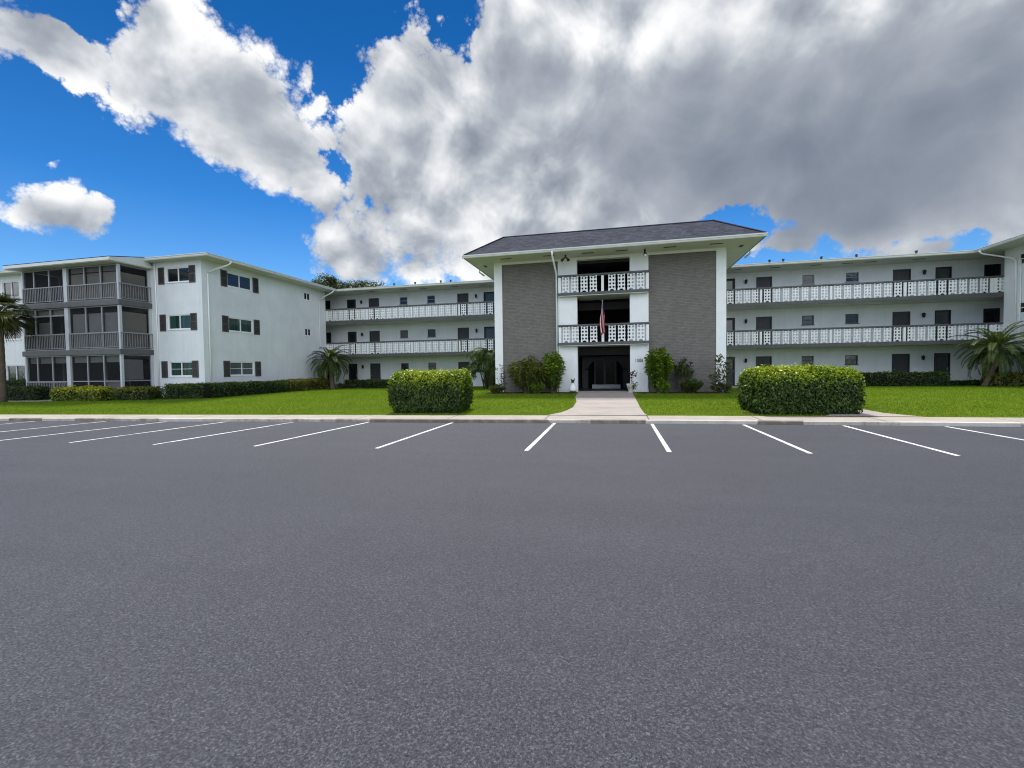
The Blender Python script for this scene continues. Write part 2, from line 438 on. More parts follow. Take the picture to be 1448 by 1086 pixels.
def asphalt_mat():
    m, t, p = mat_base('asphalt')
    co = t.new('ShaderNodeTexCoord').outputs['Object']
    big = t.noise(co, 0.22, 5, 0.6)
    mid = t.noise(co, 2.2, 5, 0.65)
    mp = t.new('ShaderNodeMapping'); t.l.new(co, mp.inputs[0]); mp.inputs['Scale'].default_value = (0.10, 1.6, 1); mp.inputs['Rotation'].default_value = (0, 0, R(4))
    st = t.noise(mp.outputs[0], 1.0, 5, 0.6)
    v = t.new('ShaderNodeTexVoronoi'); t.l.new(co, v.inputs['Vector']); v.inputs['Scale'].default_value = 120
    sp = t.new('ShaderNodeSeparateColor'); t.l.new(v.outputs['Color'], sp.inputs[0])
    fine = t.noise(co, 70, 3, 0.7, 0.6)
    f = t.math('ADD', t.math('MULTIPLY', big, 0.5), t.math('ADD', t.math('MULTIPLY', mid, 0.25), t.math('MULTIPLY', st, 0.35)))
    base = t.ramp(t.mapr(f, 0.38, 0.75), [(0.0, (0.034, 0.035, 0.043)), (1.0, (0.049, 0.050, 0.060))])
    grain = t.noise(co, 58.0, 5, 0.85)                 # aggregate showing at every distance
    g = t.math('ADD', t.math('MULTIPLY', t.math('SUBTRACT', grain, 0.5), 2.6), t.math('MULTIPLY_ADD', sp.outputs[0], 0.75, t.math('MULTIPLY', fine, 0.30)))
    base = t.mix(1.0, base, t.ramp(t.mapr(g, -0.15, 1.15), [(0.0, (0.22, 0.22, 0.23)), (0.5, (0.86, 0.86, 0.88)), (0.78, (1.6, 1.6, 1.6)), (1.0, (3.2, 3.18, 3.15))]), 'MULTIPLY')
    # grit and dirt collected in the first half metre below the kerb
    sx = t.new('ShaderNodeSeparateXYZ'); t.l.new(co, sx.inputs[0])
    kd = t.math('SUBTRACT', t.math('MULTIPLY_ADD', sx.outputs[0], 0.072, 13.2), sx.outputs[1])
    dirt = t.math('MULTIPLY', t.mapr(kd, 0.8, 0.1, 0, 1), t.mapr(mid, 0.42, 0.68, 0, 0.5))
    base = t.mix(dirt, base, (0.060, 0.055, 0.050))
    vs = t.new('ShaderNodeTexVoronoi'); vs.inputs['Scale'].default_value = 0.55; vs.inputs['Randomness'].default_value = 1.0
    t.l.new(co, vs.inputs['Vector'])
    spot = t.math('MULTIPLY', t.mapr(t.math('ADD', vs.outputs['Distance'], t.math('MULTIPLY', mid, 0.16)), 0.22, 0.11, 0, 1), t.mapr(kd, 7.5, 5.5, 0, 1))
    base = t.mix(t.math('MULTIPLY', spot, 0.45), base, (0.022, 0.022, 0.024))
    t.l.new(base, p.inputs['Base Color'])
    p.inputs['Roughness'].default_value = 0.7; p.inputs['Specular IOR Level'].default_value = 0.4
    bump(t, p, t.math('ADD', v.outputs['Distance'], fine), 0.75, 0.006)
    return m
M['asphalt'] = asphalt_mat()

def concrete_mat(name, col, joint=1.52, stain=0.3):
    m, t, p = mat_base(name)
    co = t.new('ShaderNodeTexCoord').outputs['Object']
    n1 = t.noise(co, 1.2, 6, 0.65); n2 = t.noise(co, 14, 4, 0.6)
    c = t.ramp(t.mapr(t.math('ADD', t.math('MULTIPLY', n1, 0.7), t.math('MULTIPLY', n2, 0.3)), 0.3, 0.7),
               [(0.0, tuple(q * (1 - stain) for q in col)), (0.6, col), (1.0, tuple(min(1, q * 1.12) for q in col))])
    if joint:
        sp = t.new('ShaderNodeSeparateXYZ'); t.l.new(co, sp.inputs[0])
        fr = t.math('FRACT', t.math('DIVIDE', t.math('ADD', sp.outputs[0], 200.37), joint))
        c = t.mix(t.math('LESS_THAN', fr, 0.012), c, tuple(q * 0.3 for q in col))
    t.l.new(c, p.inputs['Base Color'])
    p.inputs['Roughness'].default_value = 0.85; p.inputs['Specular IOR Level'].default_value = 0.25
    bump(t, p, n2, 0.25, 0.01)
    return m
M['concrete'] = concrete_mat('sidewalk_concrete', (0.36, 0.318, 0.272), 3.05, 0.25)
M['walk'] = concrete_mat('walkway_concrete', (0.34, 0.298, 0.268), 0, 0.18)
def kerb_mat():
    m, t, p = mat_base('stained_kerb')
    co = t.new('ShaderNodeTexCoord').outputs['Object']
    sx = t.new('ShaderNodeSeparateXYZ'); t.l.new(co, sx.inputs[0])
    wn = t.new('ShaderNodeTexWhiteNoise', noise_dimensions='1D')
    cell = t.math('FLOOR', t.math('ADD', t.math('MULTIPLY', sx.outputs[0], 0.62), t.math('MULTIPLY', t.noise(co, 0.25, 1), 3.0)))
    t.l.new(cell, wn.inputs['W'])
    n = t.noise(co, 2.5, 6, 0.75)
    v = t.math('ADD', t.math('MULTIPLY', wn.outputs['Value'], 0.42), t.math('MULTIPLY', n, 0.75))
    c = t.ramp(v, [(0.40, (0.16, 0.138, 0.11)), (0.52, (0.26, 0.23, 0.195)), (0.62, (0.42, 0.39, 0.345)), (0.85, (0.54, 0.52, 0.47))])
    t.l.new(c, p.inputs['Base Color']); p.inputs['Roughness'].default_value = 0.9
    bump(t, p, t.noise(co, 30, 4, 0.6), 0.4, 0.01)
    return m
M['kerb'] = kerb_mat()
def line_mat():
    m, t, p = mat_base('worn_white_marking')
    co = t.new('ShaderNodeTexCoord').outputs['Object']
    n = t.math('ADD', t.math('MULTIPLY', t.noise(co, 60, 4, 0.7), 0.6), t.math('MULTIPLY', t.noise(co, 2.0, 4, 0.6), 0.4))
    c = t.ramp(n, [(0.40, (0.22, 0.22, 0.23)), (0.50, (0.70, 0.70, 0.69)), (1.0, (0.80, 0.80, 0.79))])
    t.l.new(c, p.inputs['Base Color']); p.inputs['Roughness'].default_value = 0.7
    return m
M['line'] = line_mat()
def lawn_mat():
    m, t, p = mat_base('lawn_soil')
    co = t.new('ShaderNodeTexCoord').outputs['Object']
    n = t.math('ADD', t.math('MULTIPLY', t.noise(co, 0.5, 4, 0.6), 0.5), t.math('MULTIPLY', t.noise(co, 25, 3, 0.6), 0.5))
    c = t.ramp(n, [(0.3, (0.065, 0.095, 0.006)), (0.7, (0.13, 0.18, 0.008))])
    t.l.new(c, p.inputs['Base Color']); p.inputs['Roughness'].default_value = 0.95; p.inputs['Specular IOR Level'].default_value = 0.1
    bump(t, p, t.noise(co, 40, 3, 0.6), 0.8, 0.03)
    return m
M['lawn'] = lawn_mat()

def leaf_mat(name, stops, trans=0.30, rough=0.5, spec=0.35):
    m, t, p = mat_base(name)
    a = t.new('ShaderNodeAttribute'); a.attribute_name = 'tint'
    c = t.ramp(a.outputs['Fac'], stops)
    t.l.new(c, p.inputs['Base Color']); p.inputs['Roughness'].default_value = rough
    p.inputs['Specular IOR Level'].default_value = spec
    tl = t.new('ShaderNodeBsdfTranslucent'); t.l.new(t.mix(1.0, c, (1.25, 1.2, 0.5), 'MULTIPLY'), tl.inputs[0])
    mx = t.new('ShaderNodeMixShader'); mx.inputs[0].default_value = trans
    out = [n for n in t.n if n.bl_idname == 'ShaderNodeOutputMaterial'][0]
    t.l.new(p.outputs[0], mx.inputs[1]); t.l.new(tl.outputs[0], mx.inputs[2]); t.l.new(mx.outputs[0], out.inputs[0])
    return m
# tint 0..0.6: older leaves, 0.6..1: new growth
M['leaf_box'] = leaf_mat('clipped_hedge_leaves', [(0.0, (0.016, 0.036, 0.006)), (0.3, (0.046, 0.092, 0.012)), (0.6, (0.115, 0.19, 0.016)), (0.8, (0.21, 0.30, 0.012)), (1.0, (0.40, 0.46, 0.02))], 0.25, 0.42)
M['leaf_dark'] = leaf_mat('dark_green_leaves', [(0.0, (0.012, 0.025, 0.007)), (0.5, (0.038, 0.072, 0.013)), (0.8, (0.075, 0.125, 0.016)), (1.0, (0.13, 0.19, 0.02))], 0.2)
M['leaf_croton'] = leaf_mat('variegated_croton_leaves', [(0.0, (0.018, 0.030, 0.008)), (0.3, (0.055, 0.085, 0.012)), (0.5, (0.15, 0.19, 0.02)), (0.7, (0.34, 0.34, 0.03)), (0.85, (0.17, 0.075, 0.022)), (1.0, (0.45, 0.42, 0.16))], 0.25)
M['leaf_croton_yellow'] = leaf_mat('yellow_croton_leaves', [(0.0, (0.030, 0.050, 0.008)), (0.3, (0.12, 0.16, 0.012)), (0.6, (0.34, 0.38, 0.015)), (1.0, (0.58, 0.55, 0.05))], 0.25)
M['leaf_bright'] = leaf_mat('bright_green_leaves', [(0.0, (0.020, 0.045, 0.006)), (0.35, (0.070, 0.14, 0.010)), (0.7, (0.17, 0.28, 0.014)), (1.0, (0.32, 0.42, 0.02))], 0.3)
M['leaf_strap'] = leaf_mat('strap_leaves', [(0.0, (0.030, 0.042, 0.010)), (0.5, (0.085, 0.115, 0.016)), (0.8, (0.18, 0.21, 0.022)), (1.0, (0.38, 0.33, 0.04))], 0.25)
M['leaf_open'] = leaf_mat('loose_shrub_leaves', [(0.0, (0.028, 0.040, 0.014)), (0.6, (0.070, 0.095, 0.020)), (1.0, (0.16, 0.19, 0.04))], 0.3)
M['leaf_palm'] = leaf_mat('palm_leaflets', [(0.0, (0.016, 0.032, 0.008)), (0.5, (0.038, 0.070, 0.014)), (0.85, (0.075, 0.115, 0.020)), (1.0, (0.15, 0.15, 0.035))], 0.25, 0.55, 0.15)
M['leaf_fan'] = leaf_mat('fan_palm_leaves', [(0.0, (0.018, 0.028, 0.008)), (0.5, (0.045, 0.062, 0.012)), (0.85, (0.095, 0.105, 0.022)), (1.0, (0.17, 0.14, 0.05))], 0.2, 0.42)
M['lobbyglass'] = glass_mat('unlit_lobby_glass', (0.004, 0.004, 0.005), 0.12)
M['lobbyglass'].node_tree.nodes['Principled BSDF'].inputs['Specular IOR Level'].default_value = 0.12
M['leaf_tree'] = leaf_mat('tree_leaves', [(0.0, (0.016, 0.028, 0.009)), (0.5, (0.036, 0.058, 0.014)), (1.0, (0.075, 0.10, 0.022))], 0.25)
M['grass'] = leaf_mat('grass_blades', [(0.0, (0.066, 0.120, 0.004)), (0.5, (0.130, 0.235, 0.005)), (0.85, (0.20, 0.31, 0.008)), (1.0, (0.29, 0.30, 0.04))], 0.35, 0.55, 0.25)
M['red_leaf'] = painted('dark_red_leaf', (0.075, 0.012, 0.020), 0.5, 0.3, 20, 40, 0.1)
M['flag_red'] = painted('flag_red', (0.36, 0.018, 0.035), 0.8, 0.1, 3, 80, 0.1, 0.1)
M['flag_white'] = painted('flag_white', (0.68, 0.66, 0.66), 0.8, 0.06, 3, 80, 0.1, 0.1)
M['flag_blue'] = painted('flag_blue', (0.018, 0.026, 0.11), 0.8, 0.1, 3, 80, 0.1, 0.1)
# ------------------------------------------------------------------ ground
def lawn_z(y): return 0.14 + max(0.0, min(0.20, (y - 14.5) * 0.0175))
KERB = [(-90, 5.6), (-40, 9.9), (-22, 11.45), (-8.7, 12.62), (1.8, 13.43), (10, 13.78), (30, 14.6), (80, 16.6)]
def lawn_s(x, y):
    # turf level: flush with the sidewalk at its edge, rising to the lawn within a metre
    return 0.118 + (lawn_z(y) - 0.118) * max(0.0, min(1.0, (y - kerb_y(x) - SW) / 1.1))
def kerb_y(x):
    for (a, b), (c, d) in zip(KERB, KERB[1:]):
        if x <= c: return b + (d - b) * (x - a) / (c - a)
    return KERB[-1][1]
SW = 1.16      # sidewalk width

def make_ground():
    mb = MB(); mb.quad((-1500, -1500, -0.06), (1500, -1500, -0.06), (1500, 1500, -0.06), (-1500, 1500, -0.06))
    structure(mb.build('ground', M['lawn']))
    mb = MB()
    for (a, b), (c, d) in zip(KERB, KERB[1:]):
        mb.quad((a, -70, 0), (c, -70, 0), (c, d + 0.06, 0), (a, b + 0.06, 0))
    structure(mb.build('parking_lot', M['asphalt']))
    # kerb, then sidewalk
    mb = MB(); sw = MB()
    for (a, b), (c, d) in zip(KERB, KERB[1:]):
        for (z0, z1, o0, o1) in ((0, 0.085, 0, 0.0), (0.085, 0.1, 0, 0.015), (0.1, 0.1, 0.015, 0.16)):
            mb.quad((a, b + o0, z0), (c, d + o0, z0), (c, d + o1, z1), (a, b + o1, z1))
        sw.quad((a, b + 0.16, 0.1), (c, d + 0.16, 0.1), (c, d + SW, 0.115), (a, b + SW, 0.115))
    structure(mb.build('kerb', M['kerb'])); structure(sw.build('sidewalk', M['concrete']))
    # lawn sheet, behind the sidewalk and up to the houses
    xs = np.concatenate([np.linspace(-90, 80, 120)]); rows = []
    V = []; F = []
    ys = [0, 0.02, 0.6, 1.1, 1.8, 3, 5, 7, 9, 11, 13, 16, 22, 60]
    for i, x in enumerate(xs):
        k = kerb_y(x) + SW
        for j, dy in enumerate(ys):
            y = k + dy
            V.append((x, y, 0.108 if j == 0 else lawn_s(x, y)))
    n = len(ys)
    for i in range(len(xs) - 1):
        for j in range(n - 1):
            F.append((i * n + j, (i + 1) * n + j, (i + 1) * n + j + 1, i * n + j + 1))
    structure(np_mesh('lawn', V, F, M['lawn']))
    # entrance walkway with a flare where it meets the sidewalk
    Lp = [(-2.02, 24.95), (-1.9, 21.5), (-1.62, 19), (-1.55, 16.6), (-1.66, 15.6), (-1.8, 15.0), (-2.15, kerb_y(-2.1) + SW - .02)]
    Rp = [(0.86, 24.95), (0.87, 21.5), (0.87, 19), (0.86, 16.6), (0.88, 15.6), (0.90, 15.0), (0.97, kerb_y(.97) + SW - .02)]
    mb = MB()
    for i in range(len(Lp) - 1):
        (a, b), (c, d) = Lp[i], Lp[i + 1]; (e, f), (g, h) = Rp[i], Rp[i + 1]
        mb.quad((c, d, lawn_s(c, d) + .012), (g, h, lawn_s(g, h) + .012), (e, f, lawn_s(e, f) + .012), (a, b, lawn_s(a, b) + .012))
    o = structure(mb.build('walkway', M['walk']))
    # expansion joints scored across the walkway
    mb = MB()
    for y in (16.6, 18.2, 19.9, 21.6, 23.3):
        mb.quad((-1.75, y, lawn_z(y) + .0165), (0.85, y, lawn_z(y) + .0165), (0.85, y + .018, lawn_z(y) + .0168), (-1.75, y + .018, lawn_z(y) + .0168))
    structure(mb.build('walkway_joints', M['soil']))
    mb = MB()   # path that branches off behind the long box hedge, and the one to the screened porches
    p = [(8.5, kerb_y(8.5) + SW - .02), (7.9, 15.6), (7.75, 17), (7.7, 24), (7.7, 32.1)]; q = [(6.0, kerb_y(6.0) + SW - .02), (6.45, 15.4), (6.5, 17), (6.5, 24), (6.5, 32.1)]
    for i in range(4):
        a, b, c, d = p[i], p[i + 1], q[i + 1], q[i]
        mb.quad(*[(v[0], v[1], lawn_s(*v) + .012) for v in (d, a, b, c)])
    structure(mb.build('path', M['walk']))
    mb = MB()
    mb.quad(*[(x, y, lawn_z(y) + .012) for x, y in ((-40, 17.0), (-31.0, 17.9), (-31.0, 18.6), (-40, 17.55))])
    mb.quad(*[(x, y, lawn_z(y) + .0125) for x, y in ((-33.2, 18.0), (-30.4, 18.0), (-30.2, 19.1), (-33.2, 19.1))])
    structure(mb.build('path', M['walk']))
    # parking bay lines
    tops = [(-20.24, 11.56), (-17.33, 11.81), (-14.9, 12.0), (-12.68, 12.22), (-10.23, 12.45), (-7.67, 12.72), (-4.92, 12.97), (-1.78, 13.13), (1.01, 13.28), (3.45, 13.40), (5.92, 13.5), (8.27, 13.62), (10.75, 13.72), (13.3, 13.8)]
    bots = [(-20.1, 7.3), (-17.5, 7.5), (-15.1, 7.8), (-12.76, 7.9), (-10.32, 7.99), (-7.75, 8.17), (-4.88, 8.35), (-1.73, 8.58), (0.99, 8.86), (3.47, 9.11), (5.82, 9.28), (8.3, 9.4), (10.75, 9.5), (13.3, 9.6)]
    for (a, b), (c, d) in zip(tops, bots):
        mb = MB(); w = 0.044
        mb.quad((c - w, d, .004), (c + w, d, .004), (a + w, b, .004), (a - w, b, .004))
        structure(mb.build('parking_line', M['line']))
    # bare soil under the two clipped hedges and along the front of the entrance block
    for P in ([(-7.85, 14.3), (-5.25, 14.5), (-5.4, 15.85), (-7.7, 15.7)], [(3.85, 14.95), (6.5, 15.1), (6.45, 16.5), (4.1, 16.4)],
              [(-7.2, 23.6), (-2.2, 23.6), (-2.2, 25), (-7.2, 25)], [(1.1, 23.7), (5.7, 23.7), (5.7, 25), (1.1, 25)]):
        mb = MB(); mb.quad(*[(x, y, lawn_s(x, y) + .006) for x, y in P]); structure(mb.build('soil', M['soil']))
make_ground()

# ------------------------------------------------------------------ the apartment house
F = [0.30, 3.045, 5.79]
WALL_Y, RAIL_Y = 34.1, 32.2
SOF, EAVE = 8.20, 8.36

def front(Y): return lambda a, d, z: (a, Y + d, z)            # wall that looks towards -Y; d>0 goes inside
def east(X): return lambda a, d, z: (X - d, a, z)             # wall that looks towards +X
def west(X): return lambda a, d, z: (X + d, a, z)             # wall that looks towards -X

def wall_grid(mb, fn, a0, a1, z0, z1, ops, depth=0.14):
    As = sorted({a0, a1, *[o[0] for o in ops], *[o[1] for o in ops]}); Zs = sorted({z0, z1, *[o[2] for o in ops], *[o[3] for o in ops]})
    As = [a for a in As if a0 <= a <= a1]; Zs = [z for z in Zs if z0 <= z <= z1]
    for i in range(len(As) - 1):
        for j in range(len(Zs) - 1):
            ca, cz = (As[i] + As[i + 1]) / 2, (Zs[j] + Zs[j + 1]) / 2
            if any(o[0] < ca < o[1] and o[2] < cz < o[3] for o in ops): continue
            mb.quad(fn(As[i], 0, Zs[j]), fn(As[i + 1], 0, Zs[j]), fn(As[i + 1], 0, Zs[j + 1]), fn(As[i], 0, Zs[j + 1]))
    for (b0, b1, c0, c1) in ops:
        mb.quad(fn(b0, 0, c0), fn(b0, depth, c0), fn(b0, depth, c1), fn(b0, 0, c1))
        mb.quad(fn(b1, 0, c0), fn(b1, depth, c0), fn(b1, depth, c1), fn(b1, 0, c1))
        mb.quad(fn(b0, 0, c0), fn(b1, 0, c0), fn(b1, depth, c0), fn(b0, depth, c0))
        mb.quad(fn(b0, 0, c1), fn(b1, 0, c1), fn(b1, depth, c1), fn(b0, depth, c1))

def window(T, fn, a0, a1, z0, z1, glass='glass', split='v', fr='white', sill=True, label=None, bars=0):
    """frame set in the opening, panes behind it, a thin sill: one part with sub-parts"""
    w = 0.045
    mb = MB()
    mb.fbox(fn, a0, .03, z0, a0 + w, .12, z1); mb.fbox(fn, a1 - w, .03, z0, a1, .12, z1)
    mb.fbox(fn, a0 + w, .03, z0, a1 - w, .12, z0 + w); mb.fbox(fn, a0 + w, .03, z1 - w, a1 - w, .12, z1)
    if split == 'v':
        m = (a0 + a1) / 2; mb.fbox(fn, m - .025, .035, z0 + w, m + .025, .11, z1 - w)
    else:
        m = (z0 + z1) / 2; mb.fbox(fn, a0 + w, .035, m - .022, a1 - w, .11, m + .022)
    for k in range(bars):
        q = z0 + (z1 - z0) * (k + 1) / (bars + 1); mb.fbox(fn, a0 + w, .05, q - .012, a1 - w, .09, q + .012)
    if sill: mb.fbox(fn, a0 - .04, -.04, z0 - .05, a1 + .04, .02, z0)
    f = mb.build('window', M[fr], T)
    if label: f['label'] = label
    g = MB()
    if split == 'v':
        g.fbox(fn, a0 + w, .08, z0 + w, (a0 + a1) / 2 - .025, .10, z1 - w); g.build('pane', M[glass], f)
        g = MB(); g.fbox(fn, (a0 + a1) / 2 + .025, .08, z0 + w, a1 - w, .10, z1 - w); g.build('pane', M[glass], f)
    else:
        g.fbox(fn, a0 + w, .08, z0 + w, a1 - w, .10, z1 - w); g.build('pane', M[glass], f)
    return f

def shutter(T, fn, a0, a1, z0, z1):
    mb = MB()
    mb.fbox(fn, a0, -.045, z0, a0 + .06, 0.0, z1); mb.fbox(fn, a1 - .06, -.045, z0, a1, 0.0, z1)
    for (c, d) in ((z0, z0 + .07), ((z0 + z1) / 2 - .035, (z0 + z1) / 2 + .035), (z1 - .07, z1)): mb.fbox(fn, a0 + .06, -.045, c, a1 - .06, 0.0, d)
    n = 22
    for k in range(n):
        z = z0 + .07 + (z1 - z0 - .14) * k / n
        if abs(z - (z0 + z1) / 2) < .04: continue
        P = [fn(a0 + .06, -.036, z), fn(a1 - .06, -.036, z), fn(a1 - .06, -.012, z + .032), fn(a0 + .06, -.012, z + .032)]
        mb.quad(*P)
    mb.fbox(fn, a0 + .055, -.010, z0 + .06, a1 - .055, -.002, z1 - .06)
    return mb.build('shutter', M['shutter'], T)

def door(T, fn, a0, a1, f, kind='solid'):
    z0, z1 = f + .01, f + 2.03
    mb = MB(); w = .06
    mb.fbox(fn, a0, -.02, z0, a0 + w, .13, z1); mb.fbox(fn, a1 - w, -.02, z0, a1, .13, z1); mb.fbox(fn, a0 + w, -.02, z1 - w, a1 - w, .13, z1)
    if kind == 'solid':
        mb.fbox(fn, a0 + w, .05, z0, a1 - w, .10, z1 - w)
        for k in range(1, 4):      # vertical board joints
            a = a0 + (a1 - a0) * k / 4; mb.fbox(fn, a - .006, .044, z0 + .05, a + .006, .05, z1 - .1)
        d = mb.build('door', M['door'], T)
        h = MB(); c = fn(a0 + .16, -.0, f + 1.0); h.ball(c, .035, 10, 6); h.build('door_knob', M['alu'], d)
    else:
        d = mb.build('door', M['doorframe'], T)
        s = MB(); q = a0 + w + .005
        s.fbox(fn, q, .06, z0, q + .08, .10, z1 - w - .005); s.fbox(fn, a1 - w - .085, .06, z0, a1 - w - .005, .10, z1 - w - .005)
        s.fbox(fn, q + .08, .06, z1 - w - .1, a1 - w - .085, .10, z1 - w - .005); s.fbox(fn, q + .08, .06, z0, a1 - w - .085, .10, z0 + .25)
        s.build('door_stile', M['lobbytrim' if kind == 'glass' else 'doorframe'], d)
        g = MB(); g.fbox(fn, q + .08, .075, z0 + .25, a1 - w - .085, .085, z1 - w - .1); g.build('pane', M['glassdoor' if kind == 'glass' else 'lobbyglass' if kind == 'lobby' else 'glass'], d)
        h = MB(); h.fbox(fn, a1 - w - .075, .0, f + .95, a1 - w - .03, .06, f + 1.1); h.build('door_handle', M['alu'], d)
    return d

def wall_lamp(T, fn, a, z):
    mb = MB()
    mb.fbox(fn, a - .05, -.03, z - .10, a + .05, 0, z + .14)
    mb.fbox(fn, a - .02, -.10, z + .10, a + .02, -.03, z + .13)
    c = fn(a, -.11, z - .16)
    mb.lathe(c, [(.02, 0), (.055, .03), (.085, .20), (.085, .215), (.10, .22), (.05, .28), (.015, .33)], 10)
    return mb.build('wall_lamp', M['black'], T)

def cladding_panel():
    """one pierced white balustrade panel: curve outline with scalloped sides, eight holes and an arched foot"""
    cu = bpy.data.curves.new('panel_outline', 'CURVE'); cu.dimensions = '2D'; cu.fill_mode = 'BOTH'; cu.extrude = 0.028
    def poly(P):
        s = cu.splines.new('POLY'); s.points.add(len(P) - 1)
        for p, (x, y) in zip(s.points, P): p.co = (x, y, 0, 1)
        s.use_cyclic_u = True
    H = 0.88; out = []
    side = []
    for i in range(0, 33):
        y = i / 32 * H
        side.append((0.200 - 0.020 * abs(math.sin(math.pi * (y - .11) / .19)) * (0.11 < y < 0.87), y))
    out += side
    out += [(0.12, H), (0.06, H - .045), (0, H - .015), (-0.06, H - .045), (-0.12, H)]
    out += [(-x, y) for x, y in side[::-1]]
    out += [(-0.115, 0), (-0.105, .05), (-0.06, .088), (0, .10), (0.06, .088), (0.105, .05), (0.115, 0)]
    poly(out)
    for r in range(4):
        cy = 0.205 + r * 0.19
        for sx in (-1, 1):
            cx = sx * 0.088; h = []
            for k in range(12):
                a = 2 * math.pi * k / 12
                rr = 0.058 * (1 + 0.16 * math.cos(4 * a + math.pi))
                x = cx + rr * math.cos(a) * 0.96; y = cy + rr * math.sin(a) * 1.05
                if r == 3: y += (x - cx) * 0.35 * sx
                h.append((x, y))
            poly(h)
    o = bpy.data.objects.new('panel_outline', cu); link(o)
    dg = bpy.context.evaluated_depsgraph_get()
    me = bpy.data.meshes.new_from_object(o.evaluated_get(dg))
    me.name = 'panel'
    co = np.zeros(len(me.vertices) * 3, dtype=np.float32); me.vertices.foreach_get('co', co); co = co.reshape(-1, 3)
    co = np.stack([co[:, 0], co[:, 2], co[:, 1]], 1); me.vertices.foreach_set('co', co.ravel()); me.update()
    me.materials.clear(); me.materials.append(M['white'])
    bpy.data.objects.remove(o); bpy.data.curves.remove(cu)
    return me
PANEL = cladding_panel()

def railing(T, y, x0, x1, f, panels, posts, h=0.90, post_w=.13):
    """handrail with its pierced panels and posts"""
    mb = MB()
    mb.box(x0, y - .07, f + h, x1, y + .07, f + h + .095)
    mb.box(x0, y - .02, f + h - .035, x1, y + .02, f + h)
    r = mb.build('balcony_railing', M['grey'], T, bevel=.008)
    ro = root_loc(T)
    for i, x in enumerate(panels):
        o = bpy.data.objects.new('panel', PANEL); link(o); o.parent = r
        o.location = Vector((x, y - .01, f + .005)) - Vector(ro)
    for x in posts:
        p = MB(); p.box(x - post_w / 2, y - .055, f + .002, x + post_w / 2, y + .055, f + h - .036); p.build('post', M['white'], r, bevel=.006)
    return r

def bay_panels(xa, xb, n, gap=.10):
    w = (xb - xa - 2 * gap) / n
    return [xa + gap + w * (i + .5) for i in range(n)]

def pipe(T, pts, r=.045, name='downspout', mat='white'):
    mb = MB(); mb.tube(pts, r, 8); return mb.build(name, M[mat], T, smooth=True)

def soffit_vents(T, spots, sx=.62, sy=.16, z=SOF):
    for x, y in spots:
        mb = MB(); mb.box(x - sx / 2, y - sy / 2, z - .012, x + sx / 2, y + sy / 2, z - .003); mb.build('soffit_vent', M['doorframe'], T)

def roof_vent(T, x, y, z, h=.55):
    mb = MB(); mb.tube([(x, y, z - .2), (x, y, z + h)], .06, 8); mb.tube([(x, y, z + h), (x, y, z + h + .06)], .085, 8); mb.build('vent_pipe', M['black'], T)

def walkway_wing(T, xa, xb, doors, wins, lamps, rails, soffits):
    fn = front(WALL_Y)
    ops = []
    for fz in F:
        ops += [(a, b, fz + .01, fz + 2.03) for a, b, k in doors]
        ops += [(a, b, fz + 1.38, fz + 2.0) for a, b in wins]
    mb = MB(); wall_grid(mb, fn, xa, xb, 0.0, SOF, ops)
    mb.box(xa, WALL_Y + .14, 0, xb, WALL_Y + 9, SOF)
    mb.build('wall', M['stucco'], T)
    for k, fz in enumerate(F):
        for a, b, kind in doors: door(T, fn, a, b, fz, kind)
        for i, (a, b) in enumerate(wins):
            gl = ('glass', 'glassgrey', 'glass')[k] if i == 0 else 'glass'
            window(T, fn, a, b, fz + 1.38, fz + 2.0, gl, 'h', 'grey' if k < 2 else 'alu', True)
        for a in lamps: wall_lamp(T, fn, a, fz + 1.75)
    for fz in F:
        mb = MB(); mb.box(xa, RAIL_Y + .006, fz - .21, xb, WALL_Y - .002, fz - .03); mb.build('walkway_slab', M['soffit'], T)
        mb = MB(); mb.box(xa, RAIL_Y + .006, fz - .029, xb, WALL_Y - .002, fz); mb.build('walkway_floor', M['deck'], T)
    for fz in F[1:]:
        mb = MB(); mb.box(xa, RAIL_Y - .07, fz - .20, xb, RAIL_Y + .005, fz + .012); mb.build('slab_edge', M['grey'], T)
        railing(T, RAIL_Y, xa, xb, fz, *rails)
    soffit_vents(T, soffits)

